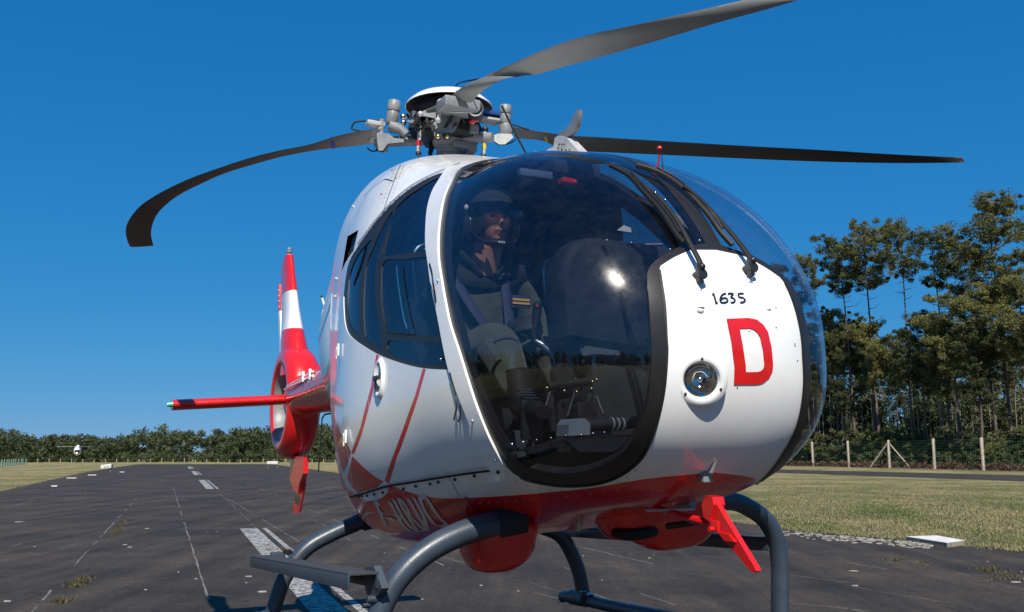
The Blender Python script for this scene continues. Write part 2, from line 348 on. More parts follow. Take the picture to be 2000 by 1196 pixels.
def ribbon(name, px, w, mat, parent, off=.0022, n=4, smooth=True, closed=False, P=None, side=1):
    Pp = S(px, n, closed, smooth) if P is None else P
    if side < 0: Pp = Pp * mir
    Nn = normals(Pp); V = []; F = []; L = len(Pp)
    ww = w if hasattr(w, '__len__') else [w] * L
    for i in range(L):
        d = Pp[(i + 1) % L if closed else min(i + 1, L - 1)] - Pp[(i - 1) % L if closed else max(i - 1, 0)]; s_ = np.cross(Nn[i], d); s_ /= np.linalg.norm(s_) + 1e-9
        for k in (-1, 1): V.append(Pp[i] + s_ * k * ww[i] / 2 + Nn[i] * off)
    for i in range(L if closed else L - 1): j = (i + 1) % L; F.append((2 * i, 2 * i + 1, 2 * j + 1, 2 * j))
    return mesh(name, V, F, mat, parent)
# ------------------------------------------------------------ small shape builders (helicopter frame)
class MB:
    def __init__(s): s.V = []; s.F = []
    def add(s, V, F):
        b = len(s.V); s.V += [tuple(map(float, v)) for v in V]; s.F += [tuple(int(i) + b for i in f) for f in F]; return s
    def tube(s, P, r, m=12, caps=True, rb=None, up=(0, 0, 1)):
        # swept ellipse: r along side, rb along the other axis
        P = np.asarray(P, float); n = len(P); r = np.broadcast_to(r, n); rb_ = r if rb is None else np.broadcast_to(rb, n); V = []; F = []
        prev = None
        for i in range(n):
            d = P[min(i + 1, n - 1)] - P[max(i - 1, 0)]; d = d / (np.linalg.norm(d) + 1e-9)
            if prev is None:
                u = np.array(up, float); u = u - d * (u @ d)
                if np.linalg.norm(u) < .1: u = np.array([1, 0, 0.]); u = u - d * (u @ d)
            else: u = prev - d * (prev @ d)
            u /= np.linalg.norm(u); prev = u; w = np.cross(d, u)
            for k in range(m):
                a = 2 * math.pi * k / m; V.append(P[i] + w * math.cos(a) * r[i] + u * math.sin(a) * rb_[i])
        for i in range(n - 1):
            for k in range(m): j = (k + 1) % m; F.append((i * m + k, i * m + j, (i + 1) * m + j, (i + 1) * m + k))
        if caps: F.append(tuple(range(m - 1, -1, -1))); F.append(tuple((n - 1) * m + k for k in range(m)))
        return s.add(V, F)
    def cyl(s, a, b, r, r2=None, m=16): return s.tube([a, b], [r, r if r2 is None else r2], m)
    def box(s, c, h, ax=None, bev=0.0):
        c = np.array(c, float); A = np.eye(3) if ax is None else np.array(ax, float)
        bm = bmesh.new(); bmesh.ops.create_cube(bm, size=2)
        for v in bm.verts: v.co = Vector([v.co[i] * h[i] for i in range(3)])
        if bev: bmesh.ops.bevel(bm, geom=bm.edges[:], offset=bev, segments=2, affect='EDGES', profile=.6)
        bm.verts.index_update(); V = [c + v.co.x * A[0] + v.co.y * A[1] + v.co.z * A[2] for v in bm.verts]; F = [[v.index for v in f.verts] for f in bm.faces]; bm.free()
        return s.add(V, F)
    def ball(s, c, r, n=10, m=16):
        r = np.broadcast_to(r, 3); V = []; F = []
        for i in range(n + 1):
            for k in range(m): a = math.pi * i / n; b = 2 * math.pi * k / m; V.append((c[0] + r[0] * math.sin(a) * math.cos(b), c[1] + r[1] * math.sin(a) * math.sin(b), c[2] + r[2] * math.cos(a)))
        for i in range(n):
            for k in range(m): j = (k + 1) % m; F.append((i * m + k, (i + 1) * m + k, (i + 1) * m + j, i * m + j))
        return s.add(V, F)
    def prism(s, A, off):
        # closed outline A (n,3) extruded by vector off, centred
        A = np.asarray(A, float); off = np.array(off, float); n = len(A); V = list(A - off / 2) + list(A + off / 2)
        F = [tuple(range(n)), tuple(range(2 * n - 1, n - 1, -1))] + [(i, i + n, (i + 1) % n + n, (i + 1) % n) for i in range(n)]
        return s.add(V, F)
    def lathe(s, o, ax, prof, m=32, close=False):
        o = np.array(o, float); ax = np.array(ax, float); ax /= np.linalg.norm(ax); u = np.cross(ax, (0, 0, 1) if abs(ax[2]) < .9 else (1, 0, 0)); u /= np.linalg.norm(u); w = np.cross(ax, u); V = []; F = []
        for r, h in prof:
            for k in range(m): a = 2 * math.pi * k / m; V.append(o + ax * h + (u * math.cos(a) + w * math.sin(a)) * r)
        n = len(prof)
        for i in range(n if close else n - 1):
            for k in range(m): j = (k + 1) % m; i2 = (i + 1) % n; F.append((i * m + k, i * m + j, i2 * m + j, i2 * m + k))
        return s.add(V, F)
    def build(s, name, mat, parent=None, smooth=True, sharp=35):
        o = mesh(name, s.V, s.F, mat, parent, smooth, sharp); return o
def loft(name, rings, mat, parent, caps=True, smooth=True, sharp=40):
    n = len(rings[0]); V = [v for r in rings for v in r]; F = []
    for i in range(len(rings) - 1):
        for k in range(n): j = (k + 1) % n; F.append((i * n + k, i * n + j, (i + 1) * n + j, (i + 1) * n + k))
    if caps: F.append(tuple(range(n - 1, -1, -1))); F.append(tuple((len(rings) - 1) * n + k for k in range(n)))
    o = mesh(name, V, F, mat, parent, smooth, sharp)
    bm = bmesh.new(); bm.from_mesh(o.data); bmesh.ops.recalc_face_normals(bm, faces=bm.faces[:]); bm.to_mesh(o.data); bm.free(); return o
def fixn(o):
    bm = bmesh.new(); bm.from_mesh(o.data); bmesh.ops.recalc_face_normals(bm, faces=bm.faces[:]); bm.to_mesh(o.data); bm.free(); return o
# ------------------------------------------------------------ seams, hinges, handle, screws, writing on the starboard side
dS, dP = doors
ribbon('door_seam', seam_door_bottom, .011, M['black'], dS, off=.0155)
ribbon('door_seam', seam_door_bottom, .011, M['black'], dP, off=.0155, side=-1)
ribbon('hinge_strip', seam_hinge, .007, M['white'], dS, off=.016)
ribbon('panel_seam', [(708,679),(715,740),(722,798),(730,840),(739,886)], .004, M['white'], dS, off=.0025)
for (x, y) in ((665.5, 687), (680, 855)):
    p = S([(x, y), (x + 1, y + 1)], 1)[0]; n_ = normals(p[None])[0]; b = MB()
    for dx in (-.014, .014): b.box(p + n_ * .018 + np.array([dx, 0, .008 * np.sign(dx)]), (.008, .006, .034), bev=.003)
    b.box(p + n_ * .018, (.018, .005, .016), bev=.002); b.build('hinge', M['white'], dS)
p = S([(744, 739), (745, 740)], 1)[0]; n_ = normals(p[None])[0]
b = MB().lathe(p, n_, [(.0, .002), (.03, .004), (.05, .012), (.056, .018), (.062, .018), (.07, .008), (.074, .001)], 32)
h = b.build('handle_recess', M['white'], dS); h.scale = (1, 1, 1)
for v in h.data.vertices: v.co = Vector(p) + Vector(((v.co - Vector(p)).x * .8, (v.co - Vector(p)).y, (v.co - Vector(p)).z * 1.35))
b = MB(); b.box(p + n_ * .026 + np.array([.0, 0, 0]), (.04, .006, .011), bev=.004); b.box(p + n_ * .022 + np.array([-.015, 0, -.03]), (.012, .004, .024), bev=.004); b.build('door_handle', M['hubd'], dS)
MB().ball(p + n_ * .008 + np.array([0, 0, .03]), (.018, .006, .018)).build('lock', M['chrome'], dS); MB().ball(p + n_ * .008 + np.array([0, 0, -.05]), (.014, .006, .014)).build('lock', M['chrome'], dS)
for a in Z3([(232,938),(250,936),(278,933),(318,925),(366,916),(480,895),(549,880),(628,867),(674,857),(766,843),(875,822),(1006,802)]):
    p = S([a, (a[0] + 1, a[1])], 1)
    if len(p): n_ = normals(p[:1])[0]; MB().ball(p[0] + n_ * .003, .0075, 6, 10).build('screw', M['hubd'], heli)
ribbon('panel_seam', [(877,931),(889,953),(897,971)], .003, M['frame'], heli)
ribbon('panel_seam', [(691,959),(694,973),(697,985)], .004, M['white'], heli)
ribbon('cable', Z3([(825,935),(850,970),(900,1010),(960,1050),(1040,1083)]), .008, M['black'], heli, off=.006)
# rim line round the rear belly
ribbon('belly_rim', [(712,1022),(709,1012),(716,1003),(730,1000)], .01, M['greyred'], heli)
# white lines at the crossing of the red fields
# ---- writing: strokes on the skin
def Z8(p): return zz(p, 700, 920, 5.714)
def strokes(name, L, w, mat, parent, off=.003, smooth=True):
    V = []; F = []
    for pts in L:
        P = S(pts, 4, smooth=smooth and len(pts) > 2); N_ = normals(P); b = len(V); n = len(P)
        for i in range(n):
            d = P[min(i + 1, n - 1)] - P[max(i - 1, 0)]; s_ = np.cross(N_[i], d); s_ /= np.linalg.norm(s_) + 1e-9
            for k in (-1, 1): V.append(P[i] + s_ * k * w / 2 + N_[i] * off)
        F += [(b + 2 * i, b + 2 * i + 1, b + 2 * i + 3, b + 2 * i + 2) for i in range(n - 1)]
    return mesh(name, V, F, mat, parent)
L = [[(195,350),(240,450),(290,560),(320,610)], [(188,360),(240,358)], [(240,462),(275,460)]]
strokes('registration_letter', [Z8(l) for l in L], .027, M['greyred'], heli)
strokes('registration_letter', [Z8(l) for l in [[(318,530),(405,532)]]], .034, M['greyred'], heli)
strokes('registration_letter', [Z8(l) for l in [[(350,335),(430,480),(500,600),(590,680)], [(400,320),(470,460),(540,570),(610,650)], [(425,515),(500,512)]]], .027, M['greyred'], heli)
strokes('registration_letter', [Z8(l) for l in [[(450,318),(520,440),(600,570),(660,672)], [(455,318),(490,325),(520,370),(560,440),(568,478),(540,495)], [(545,500),(590,505),(640,560),(720,640),(745,660),(690,668)]]], .024, M['greyred'], heli)
strokes('registration_letter', [Z8(l) for l in [[(560,305),(640,440),(700,550),(770,660)], [(622,295),(690,420),(740,530),(768,655)]]], .024, M['greyred'], heli)
strokes('registration_letter', [Z8(l) for l in [[(690,290),(715,380),(770,480),(840,580),(890,612)], [(690,290),(750,290),(790,340),(850,440),(930,540),(985,590),(940,612),(890,612)]]], .027, M['greyred'], heli)
def Z6(p): return zz(p, 1300, 480, 4.272)
dig = [[[(390,415),(398,405),(418,478)], [(412,482),(432,478)]],
       [[(502,402),(478,408),(458,430),(452,455),(462,475),(485,478),(510,470),(514,455),(500,440),(475,442),(458,455)]],
       [[(520,410),(528,402),(560,404),(542,432),(562,440),(576,458),(565,475),(540,478)]],
       [[(648,402),(606,405),(612,432),(640,436),(660,455),(650,472),(618,478)]]]
for L in dig: strokes('number', [Z6(l) for l in L], .0068, M['ink'], heli)
def patch(name, outer, inner, mat, parent, off=.0025, n=4):
    # flat print on the skin between two outlines with equal point counts
    A = S(outer, n, closed=True); B = S(inner, n, closed=True); k = min(len(A), len(B)); A = A[:k] + normals(A[:k]) * off; B = B[:k] + normals(B[:k]) * off
    # subdivide across so that the print follows the curved skin
    rows = [skin(A * (1 - t) + B * t, off) for t in (0, .5, 1)]
    V = np.concatenate(rows); F = []
    for r in range(2):
        for i in range(k): j = (i + 1) % k; F.append((r * k + i, r * k + j, (r + 1) * k + j, (r + 1) * k + i))
    return mesh(name, V, F, mat, parent)
def lin(P, k=3):
    out = []
    for i in range(len(P)):
        a = np.array(P[i], float); b = np.array(P[(i + 1) % len(P)], float)
        for t in range(k): out.append(tuple(a + (b - a) * t / k))
    return out
Do = [(505,612),(690,605),(755,618),(810,660),(850,720),(880,850),(893,1000),(888,1050),(860,1105),(810,1145),(760,1158),(567,1160),(572,1010),(545,800)]
Di = [(615,695),(695,692),(735,703),(765,728),(785,765),(808,870),(820,975),(818,1005),(808,1030),(790,1045),(765,1054),(667,1055),(665,1000),(640,835)]
A = lin(Z6(Do)); B = lin(Z6(Di))
Apt = S(A, 1, smooth=False); Bpt = S(B, 1, smooth=False)
rows = [skin(Apt * (1 - t) + Bpt * t, .003) for t in (0, .33, .66, 1)]; k = len(Apt); V = np.concatenate(rows)
mesh('letter', V, [(r * k + i, r * k + (i + 1) % k, (r + 1) * k + (i + 1) % k, (r + 1) * k + i) for r in range(3) for i in range(k)], M['red'], heli)
# small bumps and grime on the nose
for a, r in (((857,525), .012), ((290,540), .016)):
    p = S([Z6([a])[0], (0, 0)], 1, smooth=False)
    if len(p): MB().ball(p[0], (r * .6, r, r * .7), 8, 12).build('drain_fairing', M['white'], heli)
for s_ in (1,):
    q = S([Z6([(222,215)])[0], Z6([(250,330)])[0], Z6([(290,525)])[0]], 4); q += normals(q) * .0; MB().tube(q, np.linspace(.012, .016, len(q)), 10).build('wiper_fairing', M['white'], heli)
    q = S([(1473,520),(1464,545),(1462,552)], 3); MB().tube(q, np.linspace(.018, .004, len(q)), 10).build('wiper_fairing', M['white'], heli)
for a in ((920,520),(922,683),(697,715),(1078,820),(1080,838),(1100,962),(598,1185)):
    p = S([Z6([a])[0], (0, 0)], 1, smooth=False)
    if len(p): MB().ball(p[0], .0028, 5, 8).build('dirt_speck', M['frame'], heli)
# headlight in the nose
p = S([(1368, 742), (1369, 742)], 1)[0]; n_ = normals(p[None])[0]; ax = n_ * .9 + np.array([0, -.22, .0]); ax /= np.linalg.norm(ax); o_ = p + n_ * .004
p = p + n_ * .006
hl = MB().lathe(p, ax, [(0.0994, -0.03), (0.0949, -0.004), (0.0825, 0.006), (0.0723, 0.008), (0.0655, 0.006), (0.0588, -0.006)], 48).build('headlight_ring', M['white'], heli)
MB().lathe(p, ax, [(0.0588, -0.006), (0.0565, -0.01), (0.0508, -0.026), (0.0384, -0.044), (0.0203, -0.056), (0.0, -0.06)], 40).build('reflector', material('dark_chrome', (.62, .61, .60), .05, metal=1), hl)
MB().lathe(p, ax, [(0.0576, -0.004), (0.0452, 0.004), (0.0226, 0.009), (0.0, 0.01)], 32).build('lens', glass('clear_lens', (.95, .95, .95), 1.35, dirt=.001), hl)
MB().ball(p - ax * .02, .011, 8, 12).build('bulb', M['chrome'], hl)
for a in (90, 205, 320):
    u = np.cross(ax, (0, 0, 1)); u /= np.linalg.norm(u); w = np.cross(u, ax); w = w * np.sign(w[2])
    MB().ball(p + ax * .008 + (u * math.cos(R(a)) + w * math.sin(R(a))) * .073, .005, 6, 8).build('screw', M['hubd'], hl)
# pillar details: latch cut-out, gas strut, bolts
for pts, w, m in (([(845,517),(850,535),(852,552),(856,575),(858,592)], .014, 'black'), ([(846,520),(851,540),(853,553)], .012, 'chrome'), ([(848,556),(853,575),(858,600)], .006, 'steel'),
                  ([(885,728),(892,752),(898,772)], .012, 'black'), ([(887,732),(893,755),(899,776)], .008, 'chrome')):
    ribbon('door_latch', pts, w, M[m], dS, off=.016)
q = S([(899,778),(900,795),(895,818)], 2); MB().tube(q + normals(q) * .02, .0045, 8).build('stay_hook', M['steel'], dS)
q = S([(903,790),(904,810),(900,822)], 2); MB().tube(q + normals(q) * .012, .003, 8).build('stay_hook', M['hubd'], dS)
for a in ((862,550),(929,820),(973,894)):
    p = S([a, (a[0] + 1, a[1])], 1)[0]; MB().ball(p + normals(p[None])[0] * .017, .0055, 6, 10).build('screw', M['steel'], heli)
# seal lines along windscreen edge and nose panel edge
k = int(len(wo)); ribbon('seal', None, .01, M['seal'], heli, off=.006, P=wo[6:]); ribbon('seal', None, .01, M['seal'], heli, off=.006, P=wo[6:], side=-1)
ribbon('roof_seal', [(873,333),(886,325),(900,319)], .012, M['seal'], heli, off=.006)
ribbon('roof_seal', [(700,478),(734,432),(764,398),(787,377),(814,358),(847,341),(872,331)], .013, M['seal'], heli, off=.006)
ribbon('cowling_seam', [(783,322),(775,340),(766,365),(757,390),(748,416)], .005, M['frame'], heli)
ribbon('cowling_seam', [(776,346),(768,354),(760,352),(752,351),(742,357),(732,364),(722,373),(710,385)], .006, M['frame'], heli)
ribbon('cowling_line', [(690,404),(678,430),(668,460),(661,490),(657,520),(655,545)], .006, M['red'], heli)
for a in ((766,333),(745,380)):
    p = S([a, (a[0] + 1, a[1])], 1)[0]; MB().ball(p, .006, 6, 8).build('screw', M['hubd'], heli)
def rivets(px, step=.045, r=.0035, parent=heli, side=1, off=.001):
    P = S(px, 6); P = P * (mir if side < 0 else 1); d = np.r_[0, np.cumsum(np.linalg.norm(np.diff(P, axis=0), axis=1))]; n = int(d[-1] / step); b = MB()
    for i in range(n): q = np.array([np.interp(i * step, d, P[:, k]) for k in range(3)]); b.ball(q + normals(q[None])[0] * off, r, 3, 6)
    o = b.build('rivets', M['hub'], parent); o['kind'] = 'stuff'
rivets([(790,323),(782,341),(773,366),(764,391),(755,417)]); rivets([(776,320),(768,340),(759,365),(750,390),(742,413)])
rivets([(700,985),(760,978),(830,985),(900,984),(1020,978),(1150,966),(1260,948),(1360,936)], .06); rivets([(790,1000),(840,1020),(900,1030)], .05)
rivets([(990,922),(1020,945),(1060,954),(1110,957),(1160,954),(1200,944),(1235,925),(1262,898)], .05, .003)
# sliding window handle strip and lower ledge (starboard door)
ribbon('window_handle', zz([(535,660),(545,760),(560,860),(578,960),(597,1022)], 600, 300, 2.99), .012, M['steel'], dS, off=.012)
ribbon('window_handle', zz([(482,1050),(540,1055),(600,1058),(604,1030)], 600, 300, 2.99), .008, M['black'], dS, off=.012)
for a in ((830, 487), (861, 702)):
    p = S([a, (a[0] + 1, a[1])], 1)[0]; MB().ball(p, .006, 6, 8).build('screw', M['chrome'], dS)
# windscreen centre post bolts
for a in ((1280,378),(1298,393),(1365,472),(1308,436)):
    p = S([a, (a[0] + 1, a[1])], 1)[0]; MB().ball(p + normals(p[None])[0] * .004, .0065, 6, 10).build('screw', M['chrome'], heli)
# ---- wipers
def sk(px, lift): P = S(px, 1, smooth=False); return P + normals(P) * lift
for piv, blade_, armp in (((1362, 548), [(1190,333),(1225,352),(1255,385),(1290,425),(1318,468),(1330,482)], [(1364,545),(1357,522),(1340,490),(1312,440),(1280,400),(1254,378)]),
                          ((1460, 535), [(1240,333),(1275,343),(1310,362),(1345,392),(1375,425),(1400,460),(1424,487)], [(1462,535),(1452,512),(1420,470),(1385,430),(1355,398),(1328,378)])):
    w = empty('windscreen_wiper', (0, 0, 0), 0, heli); w.name = 'windscreen_wiper'
    a = catmull(sk(armp, .035), 4); MB().tube(a, np.linspace(.013, .007, len(a)), 8, rb=np.linspace(.008, .005, len(a))).build('wiper_arm', M['black'], w)
    bl = catmull(sk(blade_, .022), 5); MB().tube(bl, .008, 6, rb=.012).build('wiper_blade', M['black'], w)
    bl2 = catmull(sk([(x + 3, y - 1) for x, y in blade_[1:-1]], .034), 5); MB().tube(bl2, .005, 6).build('wiper_bridge', M['hubd'], w)
    p = sk([piv, (piv[0] + 1, piv[1])], .03)[0]; b = MB(); b.cyl(p - np.array([.035, 0, 0]), p + np.array([.012, 0, .004]), .019); b.ball(p + np.array([.008, -.002, .03]), .013); b.box(p + np.array([.0, -.008, .005]), (.012, .008, .035), bev=.003); b.build('wiper_pivot', M['hubd'], w)
# red wool tuft and thin whip above the windscreen
a = S([(1279,338),(1280,338)], 1)[0]; t_ = onY(1288, 290, a[1]); MB().tube(catmull([a, a * .5 + t_ * .5 + np.array([0, .008, 0]), t_], 4), .004, 6).ball(t_, .011, 6, 8).build('red_streamer', M['red'], heli)
a = S([(1297,350),(1298,350)], 1)[0]; t_ = onY(1292, 300, a[1]); MB().cyl(a, t_, .002, m=6).build('whip_wire', M['black'], heli)
# ---- upper wire cutter on the roof, drawn on the centre plane
def plane0(p, Y=0.): return np.array([onY(a, b, Y) for a, b in p])
def Z4(p): return zz(p, 600, 130, 3.3333)
c1 = plane0(Z4([(1655,430),(1690,410),(1720,380),(1742,330),(1765,282),(1782,285),(1778,330),(1770,375),(1762,400),(1735,440),(1700,462),(1672,478),(1650,475)]))
uc = empty('wire_cutter', (0, 0, 0), 0, heli)
MB().prism(c1, (0, .02, 0)).build('cutter_blade', M['hub'], uc, sharp=30)
c2 = plane0(Z4([(1575,562),(1600,540),(1630,530),(1640,470),(1660,455),(1720,470),(1745,500),(1812,570),(1700,580)]))
MB().prism(c2, (0, .05, 0)).build('cutter_bracket', M['hubw'], uc, sharp=30)
c3 = plane0(Z4([(1560,566),(1812,568),(1830,576),(1560,575)])); MB().prism(c3, (0, .14, 0)).build('cutter_plate', M['white'], uc)
for a in ((1672,512),(1690,512),(1706,514),(1665,540),(1690,545),(1715,548),(1740,550)):
    p = plane0(Z4([a]))[0]; MB().ball(p + np.array([0, -.027, 0]), .0055, 6, 8).build('rivet', M['hubd'], uc)
# ---- lower cutter and its strut
def Z10(p): return zz(p, 1000, 860, 3.3333)
lc = empty('belly_cutter', (0, 0, 0), 0, heli)
b1 = plane0(Z10([(1328,405),(1345,410),(1440,570),(1520,700),(1590,815),(1607,850),(1585,862),(1560,840),(1470,730),(1400,660),(1360,600),(1318,540),(1290,500)]))
MB().prism(b1, (0, .022, 0)).build('cutter_blade', M['red'], lc, sharp=30)
b1 = plane0(Z10([(1300,360),(1340,370),(1350,420),(1320,530),(1285,500),(1270,420)])); MB().prism(b1, (0, .05, 0)).build('cutter_mount', M['red'], lc)
b1 = plane0(Z10([(1370,598),(1440,612),(1480,662),(1410,652)])); MB().prism(b1, (0, .04, 0)).build('cutter_clamp', M['red'], lc)
q = [onY(*a, 0) for a in Z10([(760,380),(960,450),(1180,515),(1330,555)])]; MB().tube(q, [.012, .013, .016, .018], 10).build('strut', M['red'], lc)
q = onY(*Z10([(1335,560)])[0], 0); MB().box(q, (.028, .018, .02), bev=.004).cyl(q + np.array([0, -.035, -.01]), q + np.array([0, .035, -.01]), .01).build('strut_clevis', M['red'], lc)
# plate antennas under the nose
q = [onY(*a, -.02) for a in Z10([(1285,140),(1330,135),(1305,215),(1215,205)])]; MB().prism(q, (0, .006, 0)).build('antenna_fin', M['hubw'], heli)
q = onY(*Z10([(1255,235)])[0], -.02); MB().box(q, (.02, .02, .022), bev=.006).ball(q + np.array([.01, -.012, .01]), .012).build('pitot_bracket', M['hub'], heli)
an = empty('tee_antenna', (0, 0, 0), 0, heli)
t0 = onY(*Z10([(435,475)])[0], -.06); t1 = onY(*Z10([(430,590)])[0], -.06)
MB().lathe(t0, (0, 0, 1), [(0, .006), (.05, .004), (.056, 0), (.05, -.004), (0, -.006)], 24).build('antenna_disc', M['hubw'], an)
MB().tube([t0, t1], [.012, .008], 8, rb=[.02, .014]).tube([t0, t0 + np.array([0, 0, .05])], .012, 8).build('antenna_mast', M['hubw'], an)
MB().cyl((2.5, -.12, .74), (2.5, .1, .74), .006, m=8).build('drain_pipe', M['steel'], heli)
q = [onY(*a, .1) for a in Z10([(1090,430),(1180,415)])]; MB().tube(q, .018, 10).build('drain_pipe', M['grey'], heli)
q = [onY(*a, .15) for a in Z10([(1015,560),(1130,545),(1215,530)])]; MB().tube(q, .014, 10).build('hose', M['hubd'], heli)
# belly pods with hatches
def pod(Y, X, pts, W, nm):
    # outline on plane X, rounded bulge along X
    out = np.array([onX(a, b, X) for a, b in pts]); out = catmull(out, 4, True); c = out.mean(0); rings = []
    for t in np.linspace(-1, 1, 13):
        k = (1 - abs(t) ** 3.2) ** .5 if abs(t) < 1 else .02; sc_ = max(k, .02); r = c + (out - c) * np.array([1, sc_, .35 + .65 * sc_]); r = r.copy(); r[:, 2] = out[:, 2].max() + (r[:, 2] - out[:, 2].max()) * sc_; r[:, 0] = X + t * W; rings.append(r)
    return loft(nm, rings, M['red'], heli, sharp=60)
pod(-.35, 1.75, Z8([(1150,560),(1160,760),(1200,960),(1250,1060),(1330,1120),(1480,1130),(1650,1100),(1800,1010),(1880,880),(1900,780),(1905,560),(1500,480)]), .18, 'belly_pod')
pod(.4, 1.75, Z10([(740,380),(810,640),(860,690),(930,718),(1050,705),(1160,680),(1230,620),(1260,560),(1280,480),(1240,400),(1000,350)]), .2, 'belly_pod')
pod(.1, 1.9, Z10([(560,480),(590,560),(650,640),(720,645),(830,600),(940,560),(960,500),(900,400),(700,380)]), .16, 'belly_pod')
q = onX(*Z10([(800,600)])[0], 1.98); MB().ball(q, (.06, .12, .035), 10, 20).build('belly_lamp', M['black'], heli)
# ---- skid gear
S_, P_ = -1, 1
legs = {('r', -1): [(-.15,-.1,.58),(-.15,-.47,.545),(-.15,-.54,.525),(-.15,-.66,.48),(-.15,-.80,.41),(-.15,-.89,.32),(-.15,-.95,.22),(-.15,-.99,.10),(-.15,-1.02,-.02)],
        ('f', -1): [(1.88,-.36,.675),(1.88,-.43,.665),(1.88,-.54,.65),(1.88,-.66,.615),(1.88,-.77,.565),(1.88,-.87,.49),(1.88,-.94,.40),(1.88,-.99,.28),(1.88,-1.01,.12)],
        ('f', 1): [(1.88,.5,.74),(1.88,.6,.735),(1.88,.75,.73),(1.88,.84,.705),(1.88,.95,.64),(1.88,1.01,.55),(1.88,1.03,.43),(1.88,1.02,.25),(1.88,1.01,.10)],
        ('r', 1): [(-.15,.1,.55),(-.15,.6,.50),(-.15,.78,.46),(-.15,.90,.40),(-.15,.98,.28),(-.15,1.03,.16),(-.15,1.06,.02)]}
for (k, s_), P in legs.items():
    c = catmull(P, 5); rr = np.linspace(.056, .044, len(c)) if k == 'f' else np.linspace(.050, .044, len(c)); rb = rr * (1.35 if (k, s_) == ('r', 1) else 1.05)
    if (k, s_) == ('f', 1): rr = rr * .82
    MB().tube(c, rr, 20, rb=rb, up=(1, 0, 0)).build('cross_tube_leg', M['skid'], heli)
b = MB().tube([(1.88, -.35, .68), (1.88, -.43, .665), (1.88, -.475, .655)], [.066, .066, .06], 20).build('leg_collar', M['lining'], heli)
MB().tube([(-.15, -.30, .57), (-.15, -.42, .565), (-.15, -.49, .535)], [.075, .068, .055], 20).build('leg_collar', M['lining'], heli)
MB().tube([(1.88, .44, .76), (1.88, .52, .745), (1.88, .6, .735)], [.06, .058, .055], 20).build('leg_collar', M['lining'], heli)
for s_ in (-1, 1):
    P = catmull([(-.45, 1.05 * s_, -.04), (-.3, 1.05 * s_, -.02), (.5, 1.03 * s_, .01), (1.88, 1.01 * s_, .085), (2.35, 1.0 * s_, .12), (2.6, .99 * s_, .19), (2.72, .98 * s_, .27)], 5)
    r = np.full(len(P), .038); r[0] = .012; r[-1] = .02
    sk_ = MB().tube(P, r, 16).build('skid', M['skid'], heli)
    for x, z in ((-.15, -.01), (1.88, .085)): MB().tube([(x - .1, 1.03 * s_, z), (x + .1, 1.03 * s_, z + .008)], .05, 16).build('saddle_clamp', M['skid'], sk_)
    for x in (-.1, .0, .5, 1.2): MB().cyl((x, 1.03 * s_ - .02, .04), (x, 1.03 * s_ + .02, .04), .012, m=8).build('bolt', M['steel'], sk_)
# footsteps
def step(A, B, s_):
    A = np.array(A); B = np.array(B); d = (B - A) / np.linalg.norm(B - A); u = np.array([0, 0, 1.]) - d * d[2]; u /= np.linalg.norm(u); w = np.cross(u, d); c = (A + B) / 2; L = np.linalg.norm(B - A) / 2
    st = MB().box(c, (L, .062, .006), (d, w, u), .003).build('footstep', M['step'], heli)
    MB().box(c + w * .058 * s_ * 1 - u * .031, (L, .005, .027), (d, w, u), .003).build('step_side', M['skid'], st)
    MB().box(c - w * .058 * s_ - u * .031, (L, .005, .027), (d, w, u), .003).build('step_side', M['skid'], st)
    return st, d, u
st, d, u = step((-.30, -1.06, .345), (1.95, -1.06, .495), 1)
step((-.28, 1.04, .45), (1.86, 1.04, .545), 1)
b = MB(); b.prism([(1.80, -1.0, .50), (1.93, -1.0, .52), (1.98, -.98, .44), (1.86, -.99, .36), (1.82, -1.0, .42)], (0, .03, 0)); b.cyl((1.9, -1.03, .39), (1.9, -.93, .39), .016); b.cyl((1.84, -1.03, .36), (1.84, -.96, .36), .012); b.build('step_bracket', M['skid'], st, sharp=25)
MB().box((-.15, -.99, .33), (.035, .04, .05), bev=.008).build('step_bracket', M['skid'], st)
MB().box((-.05, -.95, .39), (.035, .02, .012), bev=.003).build('tie_down', M['black'], st)
# ---- tail: boom, shroud, fin, fenestron, stabiliser
rr_ = [ring(XR, 96)]
rr_b = ring(XR, 96); cz = (rr_b[:, 2].max() + rr_b[:, 2].min()) / 2
for X, zc, ry, rz in ((-1.7, 1.85, .44, .72), (-2.0, 1.75, .30, .52), (-2.3, 1.66, .235, .36), (-2.7, 1.60, .215, .27), (-3.4, 1.565, .20, .215), (-4.2, 1.545, .18, .185), (-4.6, 1.54, .15, .17)):
    v = np.linspace(0, 2 * np.pi, 96, endpoint=False); rr_.append(np.stack([np.full(96, X), ry * np.cos(v), zc + rz * np.sin(v)], -1))
loft('tail_boom', [rr_[0], rr_[1], rr_[2]], M['white'], heli, caps=False)
tb = loft('tail_boom', rr_[2:], M['red'], heli, caps=False)
# dorsal fairing on the boom
def foil(chx0, chx1, z, t, n=14, Yc=0):
    # symmetric thin section from leading (chx0, front) to trailing edge
    x = (1 - np.cos(np.linspace(0, np.pi, n))) / 2; y = 5 * t * (.2969 * np.sqrt(x) - .126 * x - .3516 * x ** 2 + .2843 * x ** 3 - .1015 * x ** 4)
    X = chx0 + (chx1 - chx0) * x; return np.concatenate([np.stack([X, Yc + y, np.full(n, z)], -1), np.stack([X[::-1][1:-1], Yc - y[::-1][1:-1], np.full(n - 2, z)], -1)])
sx, sz, sr = -4.72, 1.51, .60
